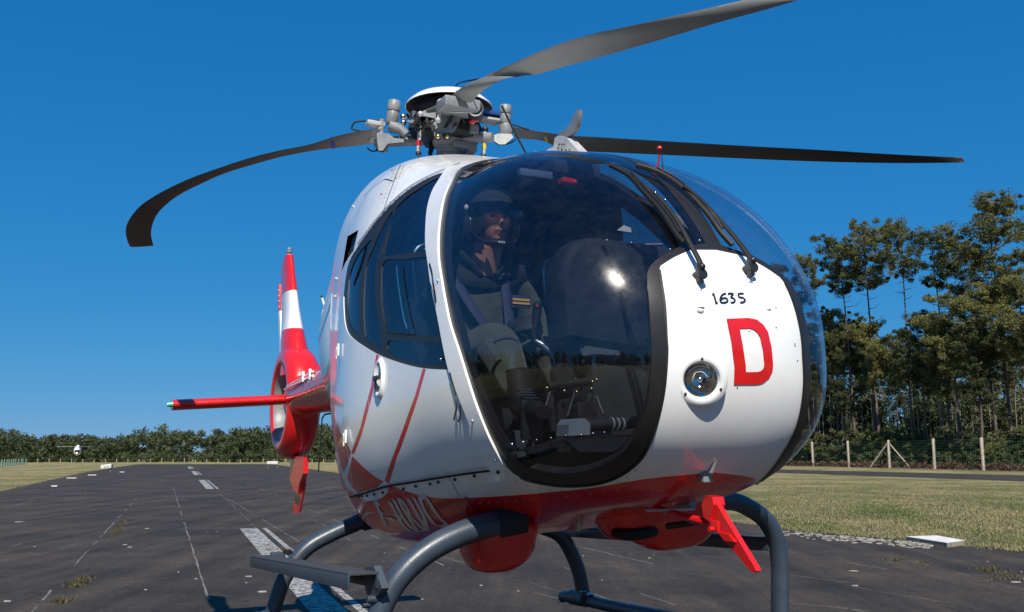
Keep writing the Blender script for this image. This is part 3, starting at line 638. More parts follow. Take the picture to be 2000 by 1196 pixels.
# shroud: lathe about Y with duct hole, thicker at front
prof = []
for a in np.linspace(0, 2 * np.pi, 24, endpoint=False):
    prof.append((.52 + .10 * math.cos(a) * (1 if math.cos(a) > 0 else .7), .155 * math.sin(a)))
prof = [(.405, .13), (.425, .16), (.46, .175), (.53, .17), (.585, .12), (.61, .05), (.61, -.05), (.585, -.12), (.53, -.17), (.46, -.175), (.425, -.16), (.405, -.13)]
shr = MB().lathe((sx, 0, sz), (0, 1, 0), prof, 72, close=True).build('tail_shroud', M['red'], heli, sharp=60); fixn(shr)
MB().lathe((sx, 0, sz), (0, 1, 0), [(.406, -.152), (.397, -.14), (.38, -.06), (.38, .06), (.397, .14), (.406, .152)], 72).build('duct_lining', M['hub'], shr)
MB().lathe((sx, 0, sz), (0, 1, 0), [(.0, -.09), (.07, -.085), (.095, -.05), (.10, .1), (0, .12)], 24).build('fan_hub', M['grey'], shr)
for k in range(8):
    a = 2 * math.pi * k / 8 + .2; c, s_ = math.cos(a), math.sin(a); u = np.array([c, 0, s_]); w = np.array([-s_, 0, c]); o_ = np.array([sx, -.02, sz])
    V = [o_ + u * .09 + w * .035 + np.array([0, .02, 0]), o_ + u * .37 + w * .03 + np.array([0, .01, 0]), o_ + u * .37 - w * .03 - np.array([0, .01, 0]), o_ + u * .09 - w * .035 - np.array([0, .02, 0])]
    MB().prism(V, (0, .012, 0)).build('fan_blade', M['grey'], shr)
# web filling between boom and shroud
f0 = []
for X, zc, ry, rz in ((-4.0, 1.55, .185, .19), (-4.35, 1.53, .17, .30), (-4.46, 1.52, .13, .34)):
    v = np.linspace(0, 2 * np.pi, 48, endpoint=False); f0.append(np.stack([np.full(48, X), ry * np.cos(v), zc + rz * np.sin(v)], -1))
loft('shroud_fairing', f0, M['red'], heli)
# fin (three painted bands), swept
def finsec(z):
    t = (z - 2.0) / (3.27 - 2.0)
    le = np.interp(z, [1.75, 2.05, 2.35, 2.6, 3.27], [-4.36, -4.48, -4.69, -4.82, -5.22]); te = np.interp(z, [1.75, 2.05, 2.42, 3.0, 3.17, 3.27], [-5.30, -5.44, -5.60, -5.80, -5.84, -5.62]); th = np.interp(z, [1.75, 2.05, 2.3, 2.6, 3.27], [.34, .28, .22, .15, .10])
    return foil(le, te, z, th / 2.0 * 1.0 if False else th, 14)
def band(z0, z1, mat, n=6): return loft('fin_skin', [finsec(z) for z in np.linspace(z0, z1, n)], mat, finp, sharp=60)
finp = empty('tail_fin', (0, 0, 0), 0, heli)
band(1.80, 2.33, M['red'], 8); band(2.332, 2.80, M['white'], 6); band(2.802, 3.27, M['red'], 6)
tf = finsec(3.27).mean(0)
p = np.array([-5.33, 0, 3.29]); MB().lathe(p, (0, 0, 1), [(.035, -.02), (.03, 0), (.022, .005), (.022, .02), (.034, .022), (.034, .035), (.026, .037), (.026, .05), (.03, .052), (.028, .075), (0, .09)], 20).build('beacon_lamp', M['grey'], finp)
# trailing edge gurney strips
MB().prism([(-5.45, 0, 2.14), (-5.66, 0, 2.66), (-5.76, 0, 2.66), (-5.55, 0, 2.14)], (0, .05, 0)).build('fin_edge', M['white'], finp)
MB().prism([(-5.66, 0, 2.662), (-5.77, 0, 3.0), (-5.87, 0, 3.0), (-5.76, 0, 2.662)], (0, .05, 0)).build('fin_edge', M['red'], finp)
for z in (2.72, 2.79, 2.86, 2.93): MB().box((-5.75 - (z - 2.8) * .30, -.027, z), (.018, .002, .008)).build('edge_mark', M['white'], finp)
# ventral fin with bent tail bumper
def q3(px, X): return onX(px[0], px[1], X)
v1 = [onY(*a, 0) for a in ((572,890),(598,893),(597,925),(590,942),(586,965),(578,958),(570,935))]
MB().prism(v1, (0, .05, 0)).build('ventral_fin', M['red'], heli)
v2 = [onY(*a, .03) for a in ((583,925),(597,921),(596,950),(586,1001),(572,1004),(580,960))]
MB().prism(v2, (0, .02, 0)).build('tail_bumper', M['red'], heli)
# stabiliser
st0, st1 = np.array([-4.35, -1.28, 1.445]), np.array([-4.35, 1.28, 1.63])
rings = []
for t in np.linspace(0, 1, 9):
    c = st0 * (1 - t) + st1 * t; f_ = foil(.0, -.42, 0, .11, 12); rings.append(np.stack([c[0] + f_[:, 0], np.full(len(f_), c[1]), c[2] + f_[:, 1]], -1))
sb = loft('stabiliser', rings, M['red'], heli, sharp=70)
green = material('green_lamp', (.05, .55, .25), .2); MB().tube([(-4.36, -1.335, 1.442), (-4.36, -1.285, 1.446)], [.02, .027], 12).tube([(-4.36, -1.285, 1.446), (-4.7, -1.285, 1.446)], [.027, .01], 8).build('green_tip_lamp', green, sb)
MB().tube([(-2.9, -.205, 1.66), (-4.3, -.19, 1.62)], [.014, .012], 8).build('boom_pipe', M['white'], heli)
MB().tube([(-2.9, -.208, 1.70), (-4.2, -.19, 1.65)], [.010, .008], 8).build('boom_pipe', M['white'], heli)
for x in (-3.0, -3.3): MB().box((x, -.215, 1.68), (.02, .012, .05), bev=.004).build('pipe_clamp', M['white'], heli)
# antenna rods off the rear fuselage
a = atD(648, 645, 7.9); b_ = atD(629, 582, 7.9); MB().tube([a, b_], [.014, .009], 8).build('rod_antenna', M['white'], heli)
MB().cyl(b_, b_ + (b_ - a) * .07, .010, .008, 8).build('rod_tip', M['black'], heli); c_ = a * .72 + b_ * .28; MB().cyl(c_ - np.array([0, .05, 0]), c_ + np.array([0, .05, 0]), .018, m=10).build('rod_base', M['red'], heli)
a = atD(629, 818, 8.6); b_ = atD(622, 922, 8.6); MB().cyl(a, b_, .006, m=6).build('rear_whip', M['black'], heli)
b_ = atD(634, 810, 8.6); MB().tube([a, b_, b_ + np.array([0, .1, .02])], .008, 6).build('rear_whip', M['black'], heli)
# rear cowling bumps seen on the left outline
for px_, r in (((657, 545), .012), ((655, 580), .012), ((690, 404), .010)):
    p = S([px_, (px_[0] + 6, px_[1])], 1, smooth=False)
    if len(p): MB().ball(p[0], r, 8, 12).build('cowling_latch', M['hubw'], heli)
# ---- rotor mast and head
D0 = 5.93
def hz(x, y, d=0.): return atD(740 + x / 6.667, 150 + y / 6.667, D0 + d)
hubp = empty('rotor_head', (0, 0, 0), 0, heli)
cb = hz(850, 1010); ct = hz(850, 860)
MB().lathe((0, 0, 0), (0, 0, 1), [(0, 2.78), (.075, 2.78), (.075, 2.86), (.092, 2.87), (.092, 2.90), (.08, 2.91), (.08, 2.96), (.10, 2.97), (.12, 3.03), (.10, 3.13), (0, 3.13)], 32).build('mast', M['hub'], hubp)
MB().lathe((0, 0, 0), (0, 0, 1), [(.0, 3.0), (.2, 3.0), (.215, 3.03), (.215, 3.1), (.17, 3.14), (0, 3.15)], 6).build('hub_core', M['hubd'], hubp, sharp=20)
# cap: shallow dome open below
cap = MB().lathe((.0, .0, 3.245), (0, 0, 1), [(.0, .085), (.10, .082), (.18, .070), (.24, .045), (.285, .005), (.293, -.012), (.288, -.013), (.27, .0), (.2, .045), (.1, .06), (0, .062)], 48)
cp = cap.build('hub_cap', [M['white'], M['hubd']], hubp, sharp=60)
pz = [p_.center for p_ in cp.data.polygons]
for p_ in cp.data.polygons:
    r_ = math.hypot(p_.center.x, p_.center.y); k = p_.index // 48
    p_.material_index = 1 if k >= 6 else 0
MB().lathe((0, 0, 3.17), (0, 0, 1), [(0, .1), (.16, .1), (.235, .06), (.245, .02), (.22, -.01), (0, -.02)], 32).build('cap_underside', M['lining'], hubp)
# front yoke facing the camera
b = MB(); fy = [hz(*a, -.2) for a in ((830,470),(1080,470),(1060,560),(1020,640),(1000,700),(940,740),(925,860),(740,860),(720,740),(680,690),(700,620),(740,560),(800,540))]
tv = hray(870, 250); tv = tv / np.linalg.norm(tv)
MB().prism(fy, tv * .10).build('yoke', M['hub'], hubp, sharp=25)
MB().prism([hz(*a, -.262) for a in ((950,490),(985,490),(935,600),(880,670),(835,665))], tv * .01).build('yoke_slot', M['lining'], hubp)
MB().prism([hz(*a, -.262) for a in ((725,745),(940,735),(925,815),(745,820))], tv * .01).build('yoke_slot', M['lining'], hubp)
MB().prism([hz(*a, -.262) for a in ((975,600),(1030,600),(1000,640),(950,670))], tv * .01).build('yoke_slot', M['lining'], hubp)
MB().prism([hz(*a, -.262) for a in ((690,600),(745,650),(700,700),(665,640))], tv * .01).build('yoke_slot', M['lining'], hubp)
for x in (770, 890): MB().ball(hz(x, 780, -.27), .016, 8, 12).build('bolt', M['brass'], hubp)
bv = np.array([0, 0, .01])
b = MB(); b.box(hz(1030, 395, -.32), (.09, .12, .034), bev=.012); b.build('blade_grip', M['hub'], hubp)
MB().tube([hz(850,450,-.33), hz(1000,462,-.33), hz(1180,455,-.33)], .006, 8).build('grip_pin', M['steel'], hubp)
MB().prism([hz(*a, -.25) for a in ((515,480),(560,455),(775,365),(880,345),(870,420),(815,560),(740,545),(600,515),(530,515))], tv * .03).build('pitch_horn', M['hub'], hubp, sharp=25)
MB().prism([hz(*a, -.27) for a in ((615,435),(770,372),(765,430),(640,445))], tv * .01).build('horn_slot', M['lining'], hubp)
MB().tube([hz(795,385,-.30), hz(780,550,-.30)], .012, 10).build('lead_rod', M['hubw'], hubp)
for q_, r_ in ((hz(815,330,-.28), (.035,.03,.02)), (hz(770,570,-.3), (.022,.02,.018)), (hz(540,485,-.27), .018)): MB().ball(q_, r_).build('horn_boss', M['hubw'], hubp)
# front damper drum (faces the camera, red underside)
MB().tube([hz(1255,420,-.30), hz(1235,500,-.12)], [.055, .062], 20).build('damper_drum', M['hubd'], hubp)
MB().lathe(hz(1258,408,-.31), hray(926, 215), [(.05, 0), (.052, -.01), (.042, -.012), (.04, .0)], 24, close=True).build('drum_ring', M['steel'], hubp)
MB().tube([hz(1180,590,-.2), hz(1290,560,-.2)], [.014, .014], 8).build('drum_strap', M['red'], hubp)
# left and right arms
for pts, w in (([(690,780),(560,830),(330,840),(130,850),(0,860)], .033), ([(1000,780),(1150,790),(1320,800),(1480,790)], .03)):
    MB().tube([hz(x, y, (x - 850) * -.0002) for x, y in pts], w, 12, rb=w * 1.1).build('star_arm', M['hub'], hubp)
MB().prism([hz(*a) for a in ((0,740),(130,740),(200,800),(330,810),(330,850),(120,870),(60,960),(0,960),(-60,900),(-50,800))], tv * .09).build('arm_end', M['hub'], hubp, sharp=25)
MB().prism([hz(*a) for a in ((1480,770),(1560,740),(1720,745),(1745,790),(1700,830),(1640,880),(1560,880),(1500,840))], tv * .09).build('arm_end', M['hubw'], hubp, sharp=25)
MB().prism([hz(*a) for a in ((1500,850),(1740,810),(1640,885),(1560,895))], tv * .07).build('arm_weight', M['hubd'], hubp)
MB().prism([hz(*a) for a in ((-30,900),(60,920),(120,900),(110,980),(60,985),(-40,965))], tv * .07).build('arm_weight', M['hubd'], hubp)
# left grip clamps
MB().box(hz(-50, 620), (.035, .06, .016), bev=.008).box(hz(-30, 800), (.04, .05, .022), bev=.008).build('blade_clamp', M['hubw'], hubp)
MB().cyl(hz(40, 560), hz(30, 830), .018).ball(hz(30,770), .028).ball(hz(20,690), .022).build('clamp_pin', M['hub'], hubp)
MB().tube(catmull([hz(-120,720), hz(-330,690), hz(-345,640), hz(-300,590), hz(-150,575), hz(20,570)], 5), .006, 8).build('hose', M['black'], hubp)
MB().tube(catmull([hz(1000,120,-.3), hz(1045,85,-.33), hz(1130,60,-.4), hz(1300,30,-.5)], 5), .005, 8).build('hose', M['black'], hubp)
MB().tube(catmull([hz(1740,620), hz(1850,660), hz(1960,690)], 5), .006, 8).build('hose', M['black'], hubp)
MB().tube(catmull([hz(0,960), hz(-90,970), hz(-150,930)], 5), .005, 8).tube(catmull([hz(1620,890), hz(1720,860), hz(1780,815)], 5), .005, 8).build('hose', M['black'], hubp)
# small fasteners, lock wire and cables that crowd the head
for k in range(26):
    x, y = rng.uniform(420, 1300), rng.uniform(430, 800); q = hz(x, y, -.14 + rng.uniform(-.05, .05)); MB().cyl(q, q + np.array([rng.uniform(-.03, .03), rng.uniform(-.03, .03), rng.uniform(-.03, .03)]), rng.uniform(.006, .013), m=8).build('bolt', M[rng.choice(['steel', 'hub', 'hubd', 'hubw'])], hubp)
for k in range(7):
    a = hz(rng.uniform(420, 800), rng.uniform(480, 800), -.1); b_ = hz(rng.uniform(850, 1400), rng.uniform(480, 820), -.05); MB().tube(catmull([a, (a + b_) / 2 + np.array([0, 0, rng.uniform(-.05, .05)]), b_], 5), .005, 6).build('cable', M['black'], hubp)
for x, y, w, h_ in ((470, 560, .03, .05), (640, 610, .025, .04), (1110, 620, .03, .045), (1230, 690, .03, .03), (1010, 480, .02, .03)): MB().box(hz(x, y, -.12), (.03, w, h_), bev=.008).build('hinge_block', M[rng.choice(['hub', 'hubd'])], hubp)
# dampers
for (x0, y0, x1, y1, r) in ((205, 325, 165, 625, .042), (1650, 385, 1642, 625, .040)):
    a = hz(x0, y0); b_ = hz(x1, y1); m_ = a * .55 + b_ * .45; d_ = (b_ - a) / np.linalg.norm(b_ - a)
    dm = MB().tube([a - d_ * .004, a, m_ - d_ * .006, m_, m_, m_ + d_ * .006, b_ - d_ * .01, b_], [r * .9, r, r, r * .93, r * .93, r, r, r * .8], 24).build('damper', M['hub'], hubp, sharp=50)
    MB().tube([m_ - d_ * .005, m_ + d_ * .005], r * .97, 24).build('damper_joint', M['black'], dm)
MB().tube([hz(150, 640), hz(280, 690), hz(360, 760)], [.045, .035, .03], 14).build('damper_arm', M['hub'], hubp)
MB().tube([hz(1640, 630), hz(1660, 700), hz(1640, 780)], [.045, .05, .04], 14).build('damper_arm', M['hub'], hubp)
for x, y in ((315,520),(320,600),(360,520),(1490,500),(1530,540),(1470,560),(1240,740),(440,620)): MB().ball(hz(x, y, .02), (.02, .02, .022), 8, 12).build('fitting', M['steel'], hubp)
MB().box(hz(1420, 500), (.06, .1, .012), bev=.003).build('lug_plate', material('blue_anodised', (.05, .12, .35), .35, metal=.6), hubp)
MB().box(hz(1410, 570), (.05, .09, .008), bev=.003).build('lug_plate', M['hubw'], hubp)
MB().tube([hz(290,690,.05), hz(300,830,.05)], .012, 8).tube([hz(650,740,.1), hz(690,900,.05), hz(665,1020,.05)], [.03, .02, .015], 8).build('lever', M['hubd'], hubp)
for pts in ([(400,600),(520,640),(640,700),(640,860),(480,820),(380,740)], [(1060,540),(1300,600),(1340,680),(1300,760),(1080,760),(1000,820),(1040,690)]):
    MB().prism([hz(*a, .08) for a in pts], tv * .16).build('spherical_bearing', M['hubd'], hubp, sharp=25)
# pitch links with colour bands
for (x0, y0, x1, y1, yb, mt) in ((532, 600, 515, 1005, 868, 'red'), (1385, 690, 1360, 1040, 912, 'yellow')):
    a = hz(x0, y0, -.1); b_ = hz(x1, y1, -.1); pl = MB().tube([a, b_], .0135, 12).build('pitch_link', M['hubw'], hubp)
    c_ = a + (b_ - a) * (yb - y0) / (y1 - y0); d_ = (b_ - a) / np.linalg.norm(b_ - a); MB().tube([c_ - d_ * .018, c_ + d_ * .018], .0155, 12).build('link_band', M[mt], pl)
    MB().ball(b_, .02, 8, 12).ball(a, .022, 8, 12).build('rod_end', M['hubd'], pl)
MB().box(hz(1060, 930), (.08, .08, .024), bev=.008).box(hz(1190, 950), (.05, .03, .028), bev=.01).ball(hz(1080, 885), .02).build('swashplate_arm', M['hub'], hubp)
MB().prism([hz(*a) for a in ((1120,930),(1250,930),(1190,1030),(1130,1035))], tv * .04).build('swashplate_arm', M['hub'], hubp)
MB().tube([hz(1600,378,-.25), hz(1750,690,-.25), hz(1915,1000,-.25)], .0065, 8).build('whip_antenna', M['black'], heli)
# ---- rotor blades: outlines lie in the rotor disc, solid with camber
def blade(name, top, bot, zf, mats, band_=None, dark_from=.0, ext=None, thick=.028, pitch=0.02):
    n = 60
    def rs(P, n):
        P = np.asarray(P, float); d = np.r_[0, np.cumsum(np.linalg.norm(np.diff(P, axis=0), axis=1))]; t = np.linspace(0, d[-1], n); return np.stack([np.interp(t, d, P[:, i]) for i in range(P.shape[1])], -1)
    A = rs(catmull(top, 4), n); B = rs(catmull(bot, 4), n); PA = []; PB = []
    for i in range(n):
        z = zf(i / (n - 1)); PA.append(onZ(A[i][0], A[i][1], z + pitch)); PB.append(onZ(B[i][0], B[i][1], z - pitch))
    PA = np.array(PA); PB = np.array(PB)
    if ext is not None:
        d = (PA[-1] - PA[-4]) / np.linalg.norm(PA[-1] - PA[-4]); d = np.array([d[0], d[1], 0.02]); k = np.linspace(.05, 1, 12)[:, None] * ext; cur = np.cross(d, (0, 0, 1)) * .06 * k ** 2
        c0, c1 = PA[-1], PB[-1]; PA = np.concatenate([PA, c0 + d * k + cur]); PB = np.concatenate([PB, c1 + d * k + cur])
    rings = []; m = 8
    for a, b_ in zip(PA, PB):
        x = (1 - np.cos(np.linspace(0, np.pi, m))) / 2; w = np.linalg.norm(b_ - a); th = min(thick, w * .16); y = 5 * (.2969 * np.sqrt(x) - .126 * x - .3516 * x ** 2 + .2843 * x ** 3 - .1015 * x ** 4) * th * 1.0
        up = np.array([0, 0, 1.]); U_ = [a + (b_ - a) * t + up * yy * .5 for t, yy in zip(x, y)]; L_ = [a + (b_ - a) * t - up * yy * .5 for t, yy in zip(x, y)][::-1][1:-1]; rings.append(np.array(U_ + L_))
    o = loft(name, rings, mats, hubp, sharp=50); nn = len(rings[0])
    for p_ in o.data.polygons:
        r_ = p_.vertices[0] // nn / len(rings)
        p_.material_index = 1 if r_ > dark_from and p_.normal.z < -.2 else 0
    if band_:
        i = int(band_[0] * n); r2 = []
        for q in (i, i + 1):
            c_ = rings[q].mean(0); r2.append(c_ + (rings[q] - c_) * np.array([1.01, 1.01, 1.12]))
        r2[1] = r2[0] + (r2[1] - r2[0]) * min(1, .035 / (np.linalg.norm(r2[1].mean(0) - r2[0].mean(0)) + 1e-6)); loft('blade_band', r2, band_[1], o)
    return o
lt = [(738,250),(733,251),(692.5,258),(652,267.5),(638.5,272),(598,284),(544,294.5),(490,308),(436,325.5),(382,344.5),(341.5,362),(301,383.6),(274,402.5),(257,422),(246,443),(247,466),(254,482)]
lb = [(734,281),(725,281),(706,284),(652,290),(640,291),(598,297),(544,308),(490,323),(436,340),(395.5,358),(355,378),(328,397),(309,416),(299,435),(295,454),(296,466),(300,480)]
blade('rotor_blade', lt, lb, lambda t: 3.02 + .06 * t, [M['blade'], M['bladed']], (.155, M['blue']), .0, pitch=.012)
rt = [(1002,248),(1020,252),(1068,259),(1110,265),(1165,268),(1300,276),(1450,285),(1600,293),(1750,302),(1880,308)]
rb_ = [(1006,270),(1030,272),(1062,275.5),(1086,287.5),(1110,294),(1165,297),(1300,303),(1450,310),(1600,316),(1750,319),(1884,318)]
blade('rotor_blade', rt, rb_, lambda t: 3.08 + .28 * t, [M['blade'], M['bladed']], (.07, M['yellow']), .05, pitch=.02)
ft = [(872,196),(900,172),(930,157),(950,149),(975,136),(1010,120),(1060,98),(1110,80),(1160,66),(1220,53),(1300,35),(1390,15),(1460,-1)]
fb = [(921,201),(928,192),(945,176),(969,161.5),(990,152.5),(1020,148),(1050,145),(1080,136),(1110,128),(1160,115),(1220,98),(1300,75),(1400,45),(1500,18),(1565,-1)]
blade('rotor_blade', ft, fb, lambda t: 3.14 + .03 * t, [M['blade'], M['blade']], (.15, M['red']), 2, ext=2.4, pitch=.03)
# ------------------------------------------------------------ cabin interior
cloth = material('seat_fabric', (.035, .042, .055), .9, var=.2, vscale=40, bump=.2, bscale=200)
panelm = material('panel_hood', (.008, .010, .020), .75, var=.12, vscale=20)
floor_m = material('cabin_floor', (.02, .02, .022), .85, var=.3, vscale=30)
greyb = material('pale_grey_box', (.17, .20, .25), .55, var=.1)
yl = np.linspace(-1, 1, 13)
fl = [np.array([(x, y * w, .86 + .10 * abs(y) ** 6)]) [0] for x, w in ((.3, .62), (1.2, .66), (2.0, .6), (2.45, .48), (2.65, .3)) for y in yl]
mesh('cabin_floor', fl, [(r * 13 + i, r * 13 + i + 1, (r + 1) * 13 + i + 1, (r + 1) * 13 + i) for r in range(4) for i in range(12)], floor_m, heli)
rb = ring(.42, 64); rb = np.array([.42, 0, 1.6]) + (rb - np.array([.42, 0, 1.6])) * .955; mesh('rear_bulkhead', list(rb) + [(.42, 0, 1.6)], [(i, (i + 1) % 64, 64) for i in range(64)], M['lining'], heli)
def seat(y):
    s = empty('seat', (1.2, y, 1.0), 0, heli)
    def sh(o): 
        for v in o.data.vertices: v.co -= Vector((1.2, y, 1.0))
        return o
    sh(fixn(MB().box((1.42, y, 1.0), (.27, .24, .06), bev=.04).build('seat_cushion', cloth, s)))
    d = np.array([-.28, 0, 1.]); d /= np.linalg.norm(d); w = np.array([0, 1, 0.]); u = np.cross(w, d)
    sh(fixn(MB().box((1.12, y, 1.38), (.05, .24, .38), (u, w, d), bev=.04).build('backrest', cloth, s)))
    sh(fixn(MB().box((1.0, y, 1.86), (.05, .16, .12), (u, w, d), bev=.04).build('headrest', cloth, s)))
    sh(MB().tube(catmull([(1.02, y - .17, 1.75), (1.02, y - .19, 1.98), (1.02, y - .10, 2.05), (1.02, y + .10, 2.05), (1.02, y + .19, 1.98), (1.02, y + .17, 1.75)], 5), .011, 8).build('seat_hoop', M['steel'], s))
    sh(MB().box((1.4, y, .91), (.22, .2, .05), bev=.01).build('seat_base', M['lining'], s))
    return s
seat(-.38); seat(.38)
for y in (-.4, .4): fixn(MB().box((.62, y, 1.15), (.18, .3, .1), bev=.05).build('rear_seat', cloth, heli))
# instrument hood: rounded box seen from the front
X0 = 2.12; out = [(-.33, 1.42), (-.345, 1.56), (-.345, 1.70), (-.31, 1.80), (-.21, 1.855), (0, 1.86), (.2, 1.85), (.32, 1.80), (.36, 1.70), (.365, 1.5), (.35, 1.36)]
cu = catmull([(X0, a, b) for a, b in out], 4); lo = cu[-1]; base = cu.copy()
rings = []
for dx, sc_ in ((.13, .86), (.125, .93), (.09, .985), (.03, 1.0), (-.06, .93), (-.12, .82)):
    c = np.array([X0, -.01, 1.58]); r = c + (base - c) * sc_; r[:, 0] = X0 + dx; rings.append(r)
ih = loft('instrument_hood', rings, panelm, heli, sharp=50)
for y, z in ((-.27, 1.78), (-.2, 1.82), (-.12, 1.845), (.0, 1.845), (.12, 1.84), (.2, 1.835), (-.29, 1.60), (-.3, 1.48)): MB().ball((X0 + .118, y, z), .006, 6, 8).build('screw', M['steel'], ih)
MB().box((X0 - .05, -.02, 1.12), (.1, .14, .25), bev=.02).build('centre_console', M['lining'], heli)
MB().box((1.75, .02, .98), (.3, .09, .08), bev=.02).build('centre_console', M['lining'], heli)
mesh('paper_sheet', [(2.1, .06, 1.872), (2.18, .2, 1.872), (2.08, .27, 1.885), (2.0, .12, 1.885), (2.1, .06, 1.874), (2.18, .2, 1.874), (2.08, .27, 1.887), (2.0, .12, 1.887)], [(0, 3, 2, 1), (4, 5, 6, 7), (0, 1, 5, 4), (1, 2, 6, 5), (2, 3, 7, 6), (3, 0, 4, 7)], material('paper', (.6, .62, .62), .8), heli)
mesh('tilted_paper', [onX(*a, 2.2) for a in ((1205, 450), (1218, 440), (1250, 452), (1240, 455))] + [onX(*a, 2.18) for a in ((1205, 450), (1218, 440), (1250, 452), (1240, 455))], [(0, 1, 2, 3), (7, 6, 5, 4), (0, 4, 5, 1), (1, 5, 6, 2), (2, 6, 7, 3), (3, 7, 4, 0)], material('paper2', (.6, .62, .62), .8), ih)
# overhead panel with the red handle
MB().box((1.55, 0, 2.315), (.22, .13, .035), bev=.015).build('overhead_panel', M['lining'], heli)
c = onX(1105, 355, 1.82); b = MB().box(c, (.03, .028, .012), bev=.004).ball(c + np.array([.02, .035, -.004]), .014); rh = b.build('red_lever', material('red_plastic', (.55, .01, .03), .4), heli)
MB().tube([c, c + np.array([-.08, .02, .07])], .006, 8).build('lever_rod', M['black'], rh)
c = onX(1045, 341, 1.75); MB().box(c, (.02, .085, .018), bev=.006).build('sun_visor', material('visor_film', (.10, .15, .26), .5), heli)
# nose floor shelf, control tube, grey boxes, pedals
def ox(a, b, X): return onX(a, b, X)
sh0 = [ox(*a, 2.42) for a in ((1003, 885), (1100, 855), (1250, 848), (1246, 858), (1100, 866), (1006, 894))]
MB().prism(sh0, (.06, 0, 0)).build('nose_shelf', M['seal'], heli)
for a in ((1000,868),(1022,864),(1048,860),(1076,856),(1105,851),(1135,850),(1158,847),(1180,845),(1240,842)): MB().ball(ox(a[0], a[1], 2.47), .0055, 6, 8).build('rivet', M['steel'], heli)
MB().prism([ox(*a, 2.40) for a in ((1098,852),(1099,830),(1107,819),(1130,818),(1140,828),(1140,850))], (.1, 0, 0)).build('equipment_box', greyb, heli, sharp=30)
MB().tube([ox(1140, 832, 2.38), ox(1256, 824, 2.38)], .024, 14).build('control_tube', panelm, heli)
for x in (1192, 1202, 1212): MB().tube([ox(x, 829, 2.38), ox(x + 3, 829, 2.38)], .028, 14).build('tube_clamp', M['grey'], heli)
MB().prism([ox(*a, 2.35) for a in ((1140,840),(1188,838),(1190,850),(1140,852))], (.05, 0, 0)).build('equipment_plate', greyb, heli)
MB().prism([ox(*a, 2.5) for a in ((1105,862),(1250,852),(1248,880),(1200,905),(1160,897),(1125,880))], (.02, 0, 0)).build('nose_structure', panelm, heli)
for y0 in (-.52, -.28, .28, .52):
    pd = MB().box((2.33, y0, 1.08), (.012, .045, .075), bev=.008).build('pedal', M['hubd'], heli)
    MB().tube([(2.33, y0, 1.02), (2.25, y0, .9)], .011, 8).build('pedal_arm', M['steel'], pd)
MB().tube([ox(1070, 755, 2.25), ox(1155, 745, 2.25)], .017, 12).build('cross_shaft', M['hubd'], heli)
for a in ((1068,758),(1157,746),(1155,760),(1165,742),(1145,792),(1102,764),(1126,766)): MB().ball(ox(a[0], a[1], 2.27), .008, 6, 8).build('fitting', M['brass'], heli)
for a, b_ in (((1122,768),(1108,815)), ((1160,760),(1140,800)), ((1165,775),(1178,810)), ((1075,765),(1050,850)), ((1150,760),(1150,805))): MB().tube([ox(*a, 2.25), ox(*b_, 2.3)], .006, 8).build('control_rod', M['hubd'], heli)
o_ = ox(1100, 732, 2.2); MB().lathe(o_, (1, -.2, 0), [(0, .012), (.04, .012), (.05, .0), (.052, -.02), (0, -.03)], 24).build('rudder_disc', M['hubd'], heli)
MB().tube([o_ + np.array([0, 0, -.02]), o_ + np.array([.0, .0, -.35])], [.05, .03], 10, rb=[.03, .02]).build('pedal_post', M['hubd'], heli)
# cyclic stick
cy = catmull([ox(1050, 598, 2.0), ox(1047, 625, 2.0), ox(1043, 660, 2.0), ox(1060, 675, 2.02), ox(1078, 692, 2.04), ox(1084, 712, 2.06), ox(1086, 740, 2.08)], 5)
cs = MB().tube(cy[9:], .0125, 12).build('cyclic_stick', material('satin_tube', (.35, .38, .42), .3, metal=.9), heli)
MB().tube(cy[:12], np.linspace(.021, .016, 12), 12).ball(cy[0], (.02, .022, .022)).build('stick_grip', M['black'], cs)
MB().ball(cy[0] + np.array([.02, -.012, -.005]), .007).build('grip_button', M['red'], cs)
MB().tube([cy[13], cy[15]], .0175, 12).build('stick_collar', M['steel'], cs)
MB().tube(catmull([(1.0, -.62, .95), (1.3, -.63, 1.1), (1.5, -.63, 1.2)], 4), .016, 10).build('collective_lever', M['black'], heli)
# ------------------------------------------------------------ pilot
pil = empty('person', (0, 0, 0)); pil.matrix_world = heli.matrix_world.copy()
tag(pil, 'person in olive flight suit and dark visored helmet seated at the helicopter controls', 'person')
def suitmat(name, col):
    m = material(name, col, .85, var=.3, vscale=7, bump=1., bscale=16, sheen=.2); return m
olive = suitmat('olive_flight_suit', (.062, .068, .045)); skinm = material('face_skin', (.70, .33, .23), .5, var=.1, vscale=18)
skinm.node_tree.nodes['Principled BSDF'].inputs['Subsurface Weight'].default_value = .1; skinm.node_tree.nodes['Principled BSDF'].inputs['Subsurface Scale'].default_value = .01
navy = material('navy_webbing', (.03, .035, .085), .75, var=.15, vscale=60, bump=.2, bscale=300); glove = material('leather_glove', (.018, .02, .026), .55, var=.3, vscale=40, bump=.2, bscale=90)
vest = material('dark_vest', (.012, .013, .016), .85, var=.2, vscale=30, bump=.3, bscale=60)
